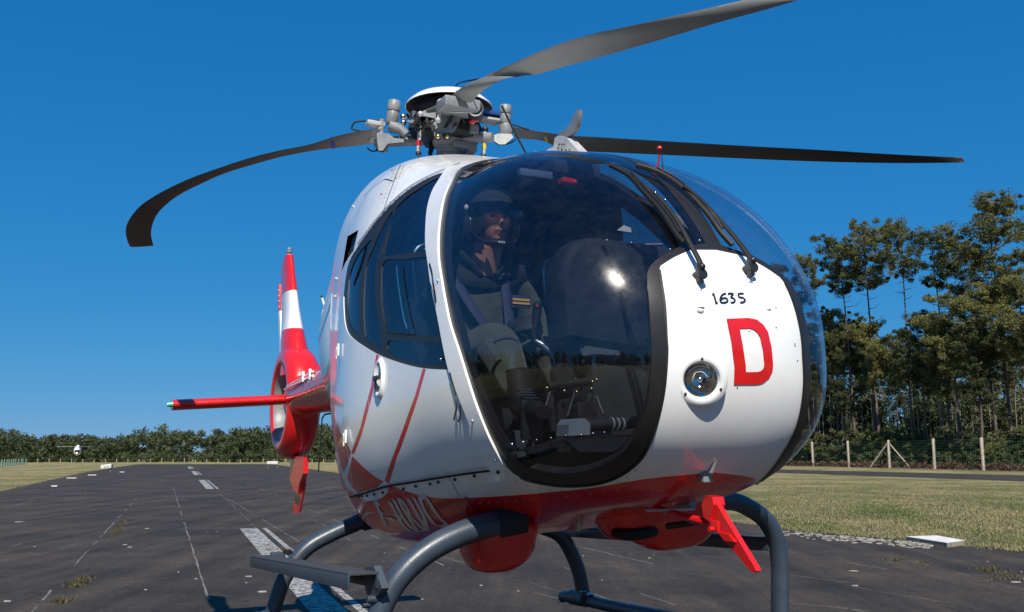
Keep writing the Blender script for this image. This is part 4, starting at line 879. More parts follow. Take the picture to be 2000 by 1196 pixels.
def skinobj(name, pts, edges, root, mat, parent, sub=2):
    bm = bmesh.new(); lay = bm.verts.layers.skin.verify(); vs = []
    for i, (p_, r_) in enumerate(pts):
        v = bm.verts.new(p_); r_ = r_ if hasattr(r_, '__len__') else (r_, r_); v[lay].radius = r_; v[lay].use_root = (i == root); vs.append(v)
    for a, b_ in edges: bm.edges.new((vs[a], vs[b_]))
    me = bpy.data.meshes.new(name); bm.to_mesh(me); bm.free(); o = link(name, me, mat, parent)
    s_ = o.modifiers.new('skin', 'SKIN'); s_.use_smooth_shade = True; s_.branch_smoothing = .6; u = o.modifiers.new('sub', 'SUBSURF'); u.levels = sub; u.render_levels = sub
    return o
HX_, HY_, HZ_ = 1.60, -.375, 2.04
B = [((1.46,-.37,1.26),.17), ((1.47,-.36,1.42),(.19,.15)), ((1.46,-.36,1.58),(.21,.15)), ((1.45,-.365,1.73),(.185,.125)), ((1.50,-.375,1.855),.068), ((1.55,-.38,1.93),.055),
     ((1.43,-.545,1.79),.10), ((1.44,-.62,1.66),.080), ((1.52,-.63,1.47),.07), ((1.76,-.52,1.44),.058), ((1.92,-.42,1.48),.043),
     ((1.43,-.18,1.80),.10), ((1.45,-.10,1.66),.078), ((1.52,-.09,1.48),.066), ((1.68,-.13,1.37),.054), ((1.78,-.18,1.33),.040),
     ((1.52,-.46,1.26),.125), ((1.76,-.49,1.41),.115), ((1.97,-.50,1.43),.095), ((2.09,-.51,1.32),.078), ((2.18,-.52,1.22),.064), ((2.22,-.52,1.18),.056),
     ((1.52,-.28,1.24),.125), ((1.74,-.26,1.36),.105), ((1.93,-.24,1.40),.088), ((2.04,-.24,1.28),.072), ((2.14,-.25,1.16),.058)]
E_ = [(0,1),(1,2),(2,3),(3,4),(4,5),(3,6),(6,7),(7,8),(8,9),(9,10),(3,11),(11,12),(12,13),(13,14),(14,15),(0,16),(16,17),(17,18),(18,19),(19,20),(20,21),(0,22),(22,23),(23,24),(24,25),(25,26)]
skinobj('body', B, E_, 0, olive, pil)
# sleeve and knee pocket seams
def band_(name, c, ax, r, w, mat, par=pil): ax = np.array(ax, float); ax /= np.linalg.norm(ax); return MB().lathe(c, ax, [(r, -w), (r * 1.02, 0), (r, w)], 24).build(name, mat, par)
band_('trouser_seam', (1.80, -.495, 1.41), (.22, -.02, .06), .108, .005, navy); band_('trouser_seam', (2.03, -.505, 1.365), (.13, .0, -.12), .088, .005, navy)
for a, b_, r_ in (((2.12,-.575,1.30),(2.02,-.59,1.40),.03),): fixn(MB().tube([a, b_], [.02, r_], 8, rb=[.045, .05]).build('leg_pocket', olive, pil))
# boots
def boot(y, x=2.28, z=1.04):
    c = catmull([(x - .02, y, z + .15), (x, y, z + .05), (x + .02, y, z), (x + .10, y, z - .005), (x + .18, y, z - .02), (x + .22, y, z - .025)], 4)
    bt = MB().tube(c, np.linspace(.05, .038, len(c)), 12, rb=np.linspace(.056, .026, len(c))).build('boot', M['black'], pil)
    for k in range(6): MB().cyl((x + .005 + k * .02, y - .03, z + .095 - k * .012), (x + .005 + k * .02, y + .03, z + .095 - k * .012), .003, m=6).build('lace', navy, bt)
boot(-.52, 2.22, 1.13); boot(-.25, 2.14, 1.09)
# gloved hands: palm plus five bent fingers each
def hand(c, fx, nz, mat, sgn=1, curl=1.0):
    # c palm centre, fx finger direction, nz back-of-hand normal
    c = np.array(c, float); fx = np.array(fx, float); fx /= np.linalg.norm(fx); nz = np.array(nz, float); nz = nz - fx * (nz @ fx); nz /= np.linalg.norm(nz); sy = np.cross(nz, fx) * sgn
    h_ = empty('glove', (0, 0, 0), 0, pil)
    fixn(MB().box(c, (.048, .042, .020), (fx, sy, nz), .016).build('palm', mat, h_))
    for k, (off, L) in enumerate(((-.030, .078), (-.010, .088), (.011, .082), (.031, .064))):
        p0 = c + fx * .03 + sy * off; pts = [(p0, .0115)]; d = fx.copy(); ang_ = 0; cur = p0
        for s_, seg in enumerate((.42, .33, .25)):
            ang_ += (35, 50, 40)[s_] * curl; d = fx * math.cos(R(ang_)) - nz * math.sin(R(ang_)); cur = cur + d * L * seg; pts.append((cur, .0105 - .001 * s_))
        skinobj('finger', [((tuple(p_)), r_) for p_, r_ in pts], [(i, i + 1) for i in range(3)], 0, mat, h_, 1)
    p0 = c - fx * .02 - sy * .03; d1 = -sy * .5 + fx * .7 - nz * .5; d1 /= np.linalg.norm(d1); p1 = p0 + d1 * .035; d2 = fx * .7 - nz * .7 + sy * .2; d2 /= np.linalg.norm(d2)
    skinobj('thumb', [(tuple(p0), .0135), (tuple(p1), .012), (tuple(p1 + d2 * .028), .0105)], [(0, 1), (1, 2)], 0, mat, h_, 1)
    fixn(MB().tube([c - fx * .03, c - fx * .07], [.036, .034], 12).build('glove_cuff', mat, h_)); return h_
gr = cy[6]
hand(gr + np.array([-.045, -.03, -.005]), (.75, .65, .1), (.2, -.75, .35), glove, 1, 1.05)
hand((1.80, -.20, 1.275), (1, -.1, -.1), (0, 0, 1), glove, -1, .5)
# harness, vest, rank patch
def strap(name, P, w, t, mat, side=(0, 1, 0)):
    P = catmull(P, 6); return fixn(MB().tube(P, w, 8, rb=t, up=(1, 0, .3)).build(name, mat, pil))
def front(y, z): return np.array([np.interp(z, [1.15, 1.38, 1.56, 1.70, 1.80], [1.655, 1.655, 1.645, 1.60, 1.555]) - 1.3 * (y + .36) ** 2, y, z])
strap('harness_strap', [front(-.29, 1.81), front(-.295, 1.68), front(-.30, 1.55), front(-.315, 1.46), front(-.335, 1.38)], .024, .006, navy)
strap('harness_strap', [front(-.53, 1.77), front(-.49, 1.66), front(-.43, 1.55), front(-.38, 1.46), front(-.345, 1.38)], .024, .006, navy)
MB().box(front(-.34, 1.37) + np.array([.01, 0, 0]), (.014, .035, .035), bev=.008).build('harness_buckle', M['steel'], pil)
q = [front(-.60, 1.80), front(-.49, 1.76), front(-.375, 1.75), front(-.25, 1.765), front(-.14, 1.82)]
vb = MB(); v1_ = catmull(q, 6); V = []; 
for p_ in v1_: V += [p_ + np.array([.012, 0, -.02]), p_ + np.array([-.02, 0, .055]), p_ + np.array([-.07, 0, .10])]
vv = mesh('vest_yoke', V, [(3 * i + k, 3 * i + 3 + k, 3 * i + 4 + k, 3 * i + 1 + k) for i in range(len(v1_) - 1) for k in (0, 1)], vest, pil); sm = vv.modifiers.new('s', 'SOLIDIFY'); sm.thickness = .02
for s_ in (-1, 1): fixn(MB().tube(catmull([front(-.38 + s_ * .03, 1.79) + np.array([.0, 0, .0]), (1.53, -.38 + s_ * .095, 1.87), (1.47, -.38 + s_ * .11, 1.91)], 5), .028, 8, rb=.018).build('collar', vest, pil))
p_ = front(-.235, 1.665) + np.array([.035, 0, 0]); fixn(MB().box(p_, (.006, .05, .03), bev=.002).build('rank_patch', navy, pil))
gold = material('gold_braid', (.75, .45, .12), .5)
for dz in (-.008, .009): fixn(MB().box(p_ + np.array([.009, -.002, dz]), (.002, .044, .005)).build('rank_stripe', gold, pil))
# head
HC = np.array([HX_, HY_, HZ_])
def gs(x, s): return math.exp(-(x / s) ** 2)
Vh = []; nu, nv = 56, 72
for i in range(nu + 1):
    t = math.pi * i / nu
    for k in range(nv):
        a = 2 * math.pi * k / nv; d = np.array([math.sin(t) * math.cos(a), math.sin(t) * math.sin(a), math.cos(t)])
        P = d * np.array([.102, .086, .122]); y, z = P[1], P[2]
        if d[0] > 0:
            f_ = d[0]
            if z < 0: P[1] *= 1 - .22 * min(1, -z / .1) ; P[0] *= 1 + .05 * min(1, -z / .1)
            P[0] += .024 * gs(y, .013) * (gs(z + .018, .016) + .45 * gs(z - .005, .022)) * f_
            P[0] -= .013 * (gs(y - .031, .018) + gs(y + .031, .018)) * gs(z - .012, .014) * f_
            P[0] += .007 * gs(z - .034, .012) * gs(y, .06) * f_
            P[0] += .008 * gs(y, .02) * gs(z + .055, .0075) + .007 * gs(y, .018) * gs(z + .069, .007) - .004 * gs(y, .02) * gs(z + .062, .003)
            P[0] += .012 * gs(y, .025) * gs(z + .096, .014); P[0] += .006 * (gs(y - .045, .016) + gs(y + .045, .016)) * gs(z + .018, .018)
        Vh.append(HC + P)
Fh = [(i * nv + k, (i + 1) * nv + k, (i + 1) * nv + (k + 1) % nv, i * nv + (k + 1) % nv) for i in range(nu) for k in range(nv)]
lipm = material('lips', (.36, .10, .08), .45)
hd = mesh('head', Vh, Fh, [skinm, lipm], pil, sharp=0)
for p_ in hd.data.polygons:
    c = np.array(p_.center) - HC
    if c[0] > .06 and abs(c[1]) < .024 and -.073 < c[2] < -.050: p_.material_index = 1
for s_ in (-1, 1):
    e = HC + np.array([.078, .031 * s_, .012]); ey = fixn(MB().ball(e, .0125, 10, 14).build('eye', material('eye_dark', (.05, .035, .03), .25), hd)); MB().ball(e + np.array([.0095, 0, 0]), (.004, .006, .006), 8, 12).build('iris', M['black'], ey)
    fixn(MB().tube([HC + np.array([.088, .012 * s_, .033]), HC + np.array([.09, .03 * s_, .037]), HC + np.array([.078, .05 * s_, .031])], [.004, .005, .003], 8).build('eyebrow', material('brow', (.02, .012, .01), .8), hd))
fixn(MB().tube([(1.50, -.38, 1.83), (1.54, -.38, 1.90), (1.575, -.378, 1.95)], [.085, .074, .068], 20).build('neck', skinm, hd))
# helmet shell with face opening
helm = material('helmet_paint', (.045, .050, .040), .2, coat=.8); Vq = []; Fq = []; nu, nv = 40, 64; Rh = np.array([.142, .128, .150])
for lv, sc_ in ((0, 1), (1, .94)):
    for i in range(nu + 1):
        for k in range(nv):
            t = math.pi * i / nu; a = 2 * math.pi * k / nv; d = np.array([math.sin(t) * math.cos(a), math.sin(t) * math.sin(a), math.cos(t)]); Vq.append(HC + np.array([-.01, 0, .015]) + d * Rh * sc_)
keep = set()
for i in range(nu):
    for k in range(nv):
        t = math.pi * (i + .5) / nu; a = 2 * math.pi * (k + .5) / nv; d = np.array([math.sin(t) * math.cos(a), math.sin(t) * math.sin(a), math.cos(t)])
        if d[2] < -.62 or (d[0] > .30 and d[2] < .30 and abs(d[1]) < .66 + .1 * d[2]): continue
        keep.add((i, k))
for i, k in keep:
    j = (k + 1) % nv
    for b_ in (0, (nu + 1) * nv): Fq.append((b_ + i * nv + k, b_ + (i + 1) * nv + k, b_ + (i + 1) * nv + j, b_ + i * nv + j))
hm = mesh('helmet', Vq, Fq, helm, pil, sharp=0)
for s_ in (-1, 1):
    fixn(MB().ball(HC + np.array([-.005, .122 * s_, -.02]), (.045, .022, .058), 12, 18).build('ear_cup', helm, hm))
    fixn(MB().ball(HC + np.array([.02, .140 * s_, .055]), (.016, .010, .016), 8, 12).build('visor_pivot', material('white_knob', (.7, .7, .68), .4), hm))
    fixn(MB().tube(catmull([HC + np.array([.02, .118 * s_, -.05]), HC + np.array([.06, .09 * s_, -.095]), HC + np.array([.085, .03 * s_, -.125])], 5), .010, 8, rb=.004).build('chin_strap', M['black'], hm))
fixn(MB().tube(catmull([HC + np.array([.065, .06, -.11]), HC + np.array([.1, .02, -.118]), HC + np.array([.1, -.02, -.118]), HC + np.array([.065, -.06, -.11])], 5), .014, 10).build('chin_cup', M['black'], hm))
for dy in (-.012, 0, .012): MB().box(HC + np.array([.116, dy, -.117]), (.002, .004, .005)).build('strap_mark', material('pale_mark', (.6, .6, .6), .5), hm)
fixn(MB().tube(catmull([HC + np.array([.02, .125, -.03]), HC + np.array([.08, .10, -.07]), HC + np.array([.118, .045, -.065]), HC + np.array([.122, .018, -.06])], 5), .0045, 8).build('microphone_boom', M['black'], hm))
fixn(MB().ball(HC + np.array([.124, .018, -.058]), (.012, .016, .011), 8, 12).build('microphone', M['black'], hm))
def visor(nm, z0, z1, sc_, mat):
    V = []; F = []; n1, n2 = 12, 32
    for i in range(n1 + 1):
        for k in range(n2 + 1):
            z = z0 + (z1 - z0) * i / n1; a = R(-88) + R(176) * k / n2; c = math.sqrt(max(0, 1 - z * z)); V.append(HC + np.array([-.005, 0, .012]) + np.array([c * math.cos(a), c * math.sin(a), z]) * Rh * sc_)
    for i in range(n1):
        for k in range(n2): F.append((i * (n2 + 1) + k, i * (n2 + 1) + k + 1, (i + 1) * (n2 + 1) + k + 1, (i + 1) * (n2 + 1) + k))
    return mesh(nm, V, F, mat, hm, sharp=0)
visor('clear_visor', -.42, .93, 1.12, glass('clear_visor', (.93, .94, .93), 1.4, dirt=.002))
visor('tinted_visor', .0, .42, 1.03, glass('smoked_visor', (.13, .10, .10), 1.45, dirt=.001))
MB().box((1.25, -.38, 1.20), (.12, .16, .05)).build('seat_pack', M['lining'], heli)
# ------------------------------------------------------------ ground, runway, grass
def nodes_mat(name):
    m = bpy.data.materials.new(name); m.use_nodes = True; t = m.node_tree; b = t.nodes['Principled BSDF']; tc = t.nodes.new('ShaderNodeTexCoord'); return m, t, b, tc
def N(t, typ, **kw):
    n = t.nodes.new(typ)
    for k, v in kw.items():
        if k in n.inputs: n.inputs[k].default_value = v
        else: setattr(n, k, v)
    return n
def noise_(t, vec, scale, detail=6, rough=.6): n = N(t, 'ShaderNodeTexNoise', Scale=scale, Detail=detail, Roughness=rough); t.links.new(vec, n.inputs['Vector']); return n.outputs['Fac']
def ramp(t, fac, stops):
    r = t.nodes.new('ShaderNodeValToRGB'); e = r.color_ramp.elements
    while len(e) > 1: e.remove(e[-1])
    e[0].position = stops[0][0]; e[0].color = (*stops[0][1], 1)
    for p_, c in stops[1:]: x = e.new(p_); x.color = (*c, 1)
    t.links.new(fac, r.inputs[0]); return r.outputs[0]
def mix(t, f, a, b, mode='MIX'):
    n = t.nodes.new('ShaderNodeMix'); n.data_type = 'RGBA'; n.blend_type = mode
    for k, v in ((0, f), (6, a), (7, b)):
        if hasattr(v, 'links') or isinstance(v, bpy.types.NodeSocket): t.links.new(v, n.inputs[k])
        else: n.inputs[k].default_value = v if k == 0 else (*v, 1)
    return n.outputs[2]
RA = math.atan2(.335, .942)      # runway heading, left of straight ahead
def mapping(t, tc, rot, scale):
    mp = t.nodes.new('ShaderNodeMapping'); mp.inputs['Rotation'].default_value = (0, 0, rot); mp.inputs['Scale'].default_value = scale; t.links.new(tc.outputs['Object'], mp.inputs['Vector']); return mp.outputs[0]
asph, t, b, tc = nodes_mat('asphalt')
o_ = tc.outputs['Object']; str_ = mapping(t, tc, -RA, (1, .06, 1)); str2 = mapping(t, tc, -RA, (.05, 1, 1))
c1 = ramp(t, noise_(t, o_, .35, 8, .65), [(.3, (.0185, .0150, .0120)), (.5, (.032, .0262, .0205)), (.72, (.052, .040, .030))])
c2 = ramp(t, noise_(t, str_, 1.6, 7, .6), [(.36, (.68, .68, .68)), (.5, (1., .98, .96)), (.64, (1.45, 1.38, 1.3))])
c3 = ramp(t, noise_(t, str2, .9, 6, .6), [(.36, (.88, .88, .88)), (.62, (1.14, 1.12, 1.1))])
c4 = ramp(t, noise_(t, o_, 38, 6, .85), [(.36, (.35, .35, .35)), (.5, (1, 1, 1)), (.64, (2.3, 2.2, 2.1))])
c6 = ramp(t, noise_(t, o_, 5, 12, .9), [(.36, (.62, .62, .62)), (.5, (1, 1, 1)), (.66, (1.55, 1.5, 1.42))]); c1 = mix(t, 1., c1, c6, 'MULTIPLY')
c5 = ramp(t, noise_(t, o_, 14, 6, .8), [(.62, (0, 0, 0)), (.72, (.035, .032, .028))])
c = mix(t, 1., mix(t, 1., mix(t, 1., c1, c2, 'MULTIPLY'), c3, 'MULTIPLY'), c4, 'MULTIPLY'); c = mix(t, 1., c, c5, 'ADD')
t.links.new(c, b.inputs['Base Color']); b.inputs['Roughness'].default_value = .82; b.inputs['Specular IOR Level'].default_value = .35
bp = N(t, 'ShaderNodeBump', Strength=.6, Distance=.01); t.links.new(noise_(t, o_, 110, 4, .8), bp.inputs['Height']); t.links.new(bp.outputs[0], b.inputs['Normal'])
grs, t, b, tc = nodes_mat('dry_grass_ground'); o_ = tc.outputs['Object']
g1 = ramp(t, noise_(t, o_, .16, 9, .72), [(.32, (.115, .13, .055)), (.46, (.18, .175, .085)), (.56, (.29, .245, .135)), (.72, (.38, .31, .19))])
g2 = ramp(t, noise_(t, o_, 2.2, 8, .8), [(.3, (.5, .5, .5)), (.5, (1, 1, 1)), (.7, (1.5, 1.45, 1.35))])
g3 = ramp(t, noise_(t, o_, 16, 4, .8), [(.3, (.6, .62, .55)), (.7, (1.4, 1.35, 1.3))])
t.links.new(mix(t, 1., mix(t, 1., g1, g2, 'MULTIPLY'), g3, 'MULTIPLY'), b.inputs['Base Color']); b.inputs['Roughness'].default_value = .95; b.inputs['Specular IOR Level'].default_value = .1
bp = N(t, 'ShaderNodeBump', Strength=1., Distance=.12); t.links.new(noise_(t, o_, 9, 8, .85), bp.inputs['Height']); t.links.new(bp.outputs[0], b.inputs['Normal'])
paint, t, b, tc = nodes_mat('worn_white_paint'); o_ = tc.outputs['Object']
m1 = ramp(t, noise_(t, o_, 9, 9, .85), [(.45, (0, 0, 0)), (.52, (1, 1, 1))]); m2 = ramp(t, noise_(t, o_, 1.3, 5, .7), [(.33, (0, 0, 0)), (.42, (1, 1, 1))])
fac = mix(t, 1., m1, m2, 'MULTIPLY'); t.links.new(mix(t, fac, (.05, .046, .042), (.36, .35, .33)), b.inputs['Base Color']); b.inputs['Roughness'].default_value = .8
def ground_poly(name, P, z, mat, nsub=0):
    return mesh(name, [(x, y, z) for x, y in P], [tuple(range(len(P)))], mat, None, smooth=False)
far = 1600
tag(ground_poly('ground', [(-far, -far), (far, -far), (far, far), (-far, far)], 0, grs), kind='structure')
dr = np.array([-math.sin(RA), math.cos(RA)]); nl = np.array([dr[1], -dr[0]])   # along, to the right
def jag(P, amp, step):
    out = []; P = np.asarray(P, float)
    for i in range(len(P) - 1):
        n = max(1, int(np.linalg.norm(P[i + 1] - P[i]) / step))
        for k in range(n): q = P[i] + (P[i + 1] - P[i]) * k / n; out.append(q + nl * rng.uniform(-amp, amp))
    out.append(P[-1]); return out
L0 = np.array([-26.69, 49.4]); dl = np.array([-.348, .937]); Redge = [np.array([40, -46]), np.array([13.9, 13.7]), np.array([10.39, 19.43]), np.array([6.99, 25.02]), np.array([-3.3, 53]), np.array([-20.9, 107.1]), np.array([-48., 188.])]
Ledge = [L0 - dl * 120, L0, L0 + dl * 60, np.array([-74.5, 188.])]
Lj = jag(Ledge, .12, 1.2); Rj = jag(Redge, .10, .7)
rw = ground_poly('runway', [tuple(q) for q in Lj] + [tuple(q) for q in Rj[::-1]], .012, asph); tag(rw, kind='structure')
tri = bmesh.new(); tri.from_mesh(rw.data); bmesh.ops.triangulate(tri, faces=tri.faces[:]); tri.to_mesh(rw.data); tri.free()
txA = [(20, 159.8), (34.23, 121.39), (47.02, 86.8), (75, 11)]; txB = [(10.3, 160), (27.76, 98.5), (36.57, 67.58), (58, -8)]
tag(ground_poly('taxiway', txA + txB[::-1], .012, asph), kind='structure')
earth, t, b, tc = nodes_mat('bare_earth'); o_ = tc.outputs['Object']
t.links.new(mix(t, 1., ramp(t, noise_(t, o_, .5, 8, .75), [(.3, (.07, .045, .028)), (.5, (.13, .09, .055)), (.7, (.22, .17, .09))]), ramp(t, noise_(t, o_, 6, 8, .8), [(.3, (.5, .5, .5)), (.7, (1.4, 1.4, 1.4))]), 'MULTIPLY'), b.inputs['Base Color']); b.inputs['Roughness'].default_value = .95
FE0 = np.array([56.78, 113.82]); fd = np.array([-.20, .98]); fd /= np.linalg.norm(fd); fn_ = np.array([fd[1], -fd[0]])
eb = jag([FE0 - fd * 90 - fn_ * 3.2, FE0 - fn_ * 3.2, FE0 + fd * 60 - fn_ * 3.2], .8, 3)
tag(ground_poly('forest_floor', [tuple(q) for q in eb] + [(230, 175), (230, 25)], .02, earth), kind='structure')
# centre-line dashes: each a wide and a narrow stripe
def dash(y0, y1, first=False):
    c0 = np.array([-6.80, 24.6]); g_ = empty('runway_marking', (0, 0, 0))
    for off, w, nm in ((0., .44, 'wide_stripe'), (.40, .11, 'narrow_stripe')):
        a = c0 + dr * (y0 - 24.6) / dr[1] + nl * off; b_ = c0 + dr * (y1 - 24.6) / dr[1] + nl * off
        mesh(nm, [(*(a - nl * w / 2), .016), (*(a + nl * w / 2), .016), (*(b_ + nl * w / 2), .016), (*(b_ - nl * w / 2), .016)], [(0, 1, 2, 3)], paint, g_, smooth=False)
    return g_
for y0, y1, lab in ((8.5, 24.6, 'nearest flaking white double stripe on the runway, beside the left skid'), (52.5, 71, 'second white double stripe further down the runway centre line'), (88, 108, 'third white stripe seen small down the runway'), (126, 150, 'farthest white stripe of the runway centre line')):
    tag(dash(y0, y1), lab, 'road marking', 'white dashes along the runway centre line')
# pale seams and cracks in the asphalt
seamm = material('seam_grit', (.15, .14, .13), .9, var=.5, vscale=3, coords='Object'); V = []; F = []
def ribbon2(a, b_, w, brk=.35, z=.0155):
    a = np.array(a, float); b_ = np.array(b_, float); L = np.linalg.norm(b_ - a); n = max(2, int(L / .5)); d = (b_ - a) / L; q = np.array([d[1], -d[0]]); ph = rng.uniform(0, 50)
    for i in range(n):
        if noise.noise((ph + i * .23, w * 91, 0)) < brk - .35 + rng.uniform(-.12, .12): continue
        p0 = a + d * L * i / n; p1 = a + d * L * (i + 1) / n; o0 = noise.noise((ph + i * .5, 3, 0)) * .04; o1 = noise.noise((ph + (i + 1) * .5, 3, 0)) * .04; w_ = w * rng.uniform(.3, 1.3); k = len(V)
        V.extend([(*(p0 + q * (o0 - w_ / 2)), z), (*(p0 + q * (o0 + w_ / 2)), z), (*(p1 + q * (o1 + w_ / 2)), z), (*(p1 + q * (o1 - w_ / 2)), z)]); F.append((k, k + 1, k + 2, k + 3))
def px2(a): return gw(*a)[:2]
ribbon2(px2((338, 952)), px2((414, 1196)), .028, .1); ribbon2(px2((430, 965)), px2((500, 1032)), .02, .2); ribbon2(px2((445, 975)), px2((585, 1060)), .025, .2)
for a, b_ in (((850,1085),(1100,1160)), ((1130,1066),(1515,1100)), ((1515,1122),(1850,1180)), ((1000,1150),(1200,1196)), ((1100,1110),(1320,1185)), ((1560,1065),(1800,1095)), ((1540,1180),(1700,1196)), ((930,1075),(1080,1110)), ((1700,1105),(2000,1135)), ((640,955),(700,985)), ((600,1010),(690,1060)), ((560,975),(640,1000)), ((20,1070),(45,1062)), ((90,1000),(240,985)), ((100,1045),(180,1035)), ((0,1010),(80,997)), ((1120,1150),(1260,1196)), ((1540,1125),(1700,1145))): ribbon2(px2(a), px2(b_), .022, .28)
for off in (-11.5, -7.4, -3.4, 2.6, 6.1, 9.4):
    c0 = np.array([-6.80, 24.6]) + nl * off; ribbon2(c0 - dr * 16, c0 + dr * 90, .03, .42)
tag(mesh('asphalt_cracks', V, F, seamm, None, smooth=False), kind='stuff')
# crumbs of old paint along the right edge and chips over the runway
V = []; F = []
def chip(x, y, s_, z=.016, h=.012):
    n = rng.randint(4, 6); k = len(V); a0 = rng.uniform(0, 6.28)
    for j in range(n): a = a0 + 6.283 * j / n; r_ = s_ * rng.uniform(.5, 1.1); V.append((x + r_ * math.cos(a) * 1.5, y + r_ * math.sin(a), z + h))
    for j in range(n): v = V[k + j]; V.append((v[0], v[1], z))
    F.append(tuple(range(k, k + n)))
    for j in range(n): F.append((k + j, k + n + j, k + n + (j + 1) % n, k + (j + 1) % n))
for _ in range(260):
    u = rng.random() ** .8; q = px2((1525 + 300 * u, 1037 + 26 * u + abs(rng.gauss(0, 5)) + 1)); chip(q[0], q[1], rng.uniform(.015, .06))
for _ in range(34):
    q = px2((rng.uniform(0, 2000), 905 + 291 * rng.random() ** .7)); chip(q[0], q[1], rng.uniform(.008, .02))
for a, s_ in (((288,1034),.06), ((245,1066),.05), ((254,1071),.05), ((38,1021),.10), ((487,1129),.05), ((512,1159),.05), ((15,1178),.05), ((1163,1180),.02), ((1665,1118),.06), ((1670,1147),.05), ((1985,1140),.05), ((1580,985),.05)): q = px2(a); chip(q[0], q[1], s_)
tag(mesh('paint_crumbs', V, F, material('old_paint_chip', (.33, .31, .27), .85, var=.3, vscale=4), None, smooth=False), kind='stuff')
# marker boards
whitep = material('weathered_white_board', (.62, .60, .56), .7, var=.2, vscale=6, bump=.2, bscale=20); woodp = material('grey_board_edge', (.26, .22, .18), .85, var=.3, vscale=9)
c0, c1, c2_, c3 = [px2(a) for a in ((1771,1058),(1830,1056),(1884,1066),(1850,1071))]; o = empty('marker_slab', (*((c0 + c1 + c2_ + c3) / 4), 0)); tag(o, 'white flat slab lying at the grass edge right of the helicopter', 'marker board')
ce = (c0 + c1 + c2_ + c3) / 4; Q = [q - ce for q in (c0, c1, c2_, c3)]; k = 1.0
mesh('slab_side', [(*q, .012) for q in Q] + [(*q, .095) for q in Q], [(0, 1, 5, 4), (1, 2, 6, 5), (2, 3, 7, 6), (3, 0, 4, 7)], woodp, o, smooth=False); mesh('slab_top', [(*(q * 1.01), .097) for q in Q] + [(*(q * 1.01), .112) for q in Q], [(3, 2, 1, 0), (4, 5, 6, 7), (0, 1, 5, 4), (1, 2, 6, 5), (2, 3, 7, 6), (3, 0, 4, 7)], whitep, o, smooth=False)
def flatmark(a, w, h, lab):
    q = px2(a); o = fixn(MB().box((0, 0, .03), (w / 2, h / 2, .03), bev=.008).build('edge_marker', whitep)); o.location = (*q, .012); tag(o, lab, 'marker board', 'small white markers along the left runway edge')
flatmark((141, 935), .75, .35, 'small white edge marker on the left runway edge, nearer one'); flatmark((181, 929), .75, .35, 'small white edge marker on the left runway edge, just beyond the nearer one'); flatmark((107, 951), .35, .2, 'tiny white edge marker nearest the camera on the left'); flatmark((239, 923), .5, .3, 'small white edge marker beyond the left legged sign')
def sign(px_, D_, w, h, z0, lab, slant):
    q = CAMW + wray(*px_) * (D_ / wray(*px_)[1]); x, y = q[0], q[1]; o = empty('distance_sign', (x, y, 0)); tag(o, lab, 'sign', 'low white signs beside the runway')
    fixn(MB().box((0, 0, z0 + h / 2), (w / 2, .25, h / 2), ((1, 0, slant), (0, 1, 0), (0, 0, 1)), .01).build('sign_board', whitep, o))
    for k in (-.42, .42) if slant == 0 else (.38,): MB().cyl((w * k, 0, .0), (w * k, 0, z0 + .05), .035, m=8).build('sign_leg', woodp, o)
    if slant: mesh('sign_stripe', [(-w * .2, -.255, z0 + .05 * 1), (w * .3, -.255, z0 + h * .5), (w * .3, -.255, z0 + h * .62), (-w * .2, -.255, z0 + .25 * h)], [(0, 1, 2, 3)], M['skid'], o, smooth=False)
    return o
sign((209, 909), 100, 1.1, .42, .45, 'white slanted sign on a leg at the left runway edge', .12); sign((533, 900), 128, 1.45, .38, .62, 'white sign on two legs right of the runway near the tail', 0)
# ------------------------------------------------------------ grass tufts and field grass (uncountable)
def blades(name, pts, hh, spread, mat, nb=9, rs=None):
    V = []; F = []
    for (x, y, s_) in pts:
        for _ in range(nb):
            a = rng.uniform(0, 6.283); r_ = rng.random() * spread * s_; bx, by = x + r_ * math.cos(a), y + r_ * math.sin(a); h_ = hh * s_ * rng.uniform(.5, 1.2); l_ = rng.uniform(.2, .9) * h_; w_ = .10 * h_ + .004; b2 = rng.uniform(0, 6.283); k = len(V)
            V.extend([(bx - w_ * math.sin(b2), by + w_ * math.cos(b2), .01), (bx + w_ * math.sin(b2), by - w_ * math.cos(b2), .01), (bx + l_ * math.cos(b2), by + l_ * math.sin(b2), h_)]); F.append((k, k + 1, k + 2))
    return tag(mesh(name, V, F, mat, None, smooth=False), kind='stuff')
def leafmat(name, c, var=.45, vs=.5, trans=.35):
    m, t, b, tc = nodes_mat(name); g_ = t.nodes.new('ShaderNodeNewGeometry')
    rr = N(t, 'ShaderNodeMapRange'); t.links.new(g_.outputs['Random Per Island'], rr.inputs['Value']); rr.inputs['To Min'].default_value = 1 - var; rr.inputs['To Max'].default_value = 1 + var
    sc_ = t.nodes.new('ShaderNodeVectorMath'); sc_.operation = 'SCALE'; sc_.inputs[0].default_value = c; t.links.new(rr.outputs[0], sc_.inputs['Scale'])
    nn = ramp(t, noise_(t, tc.outputs['Object'], vs, 4, .6), [(.3, (.7, .75, .7)), (.7, (1.3, 1.2, .95))]); c_ = mix(t, 1., sc_.outputs[0], nn, 'MULTIPLY')
    t.links.new(c_, b.inputs['Base Color']); b.inputs['Roughness'].default_value = .7; b.inputs['Specular IOR Level'].default_value = .25
    tr = t.nodes.new('ShaderNodeBsdfTranslucent'); t.links.new(c_, tr.inputs[0]); ms = t.nodes.new('ShaderNodeMixShader'); ms.inputs[0].default_value = trans; t.links.new(b.outputs[0], ms.inputs[1]); t.links.new(tr.outputs[0], ms.inputs[2]); t.links.new(ms.outputs[0], t.nodes['Material Output'].inputs[0]); return m
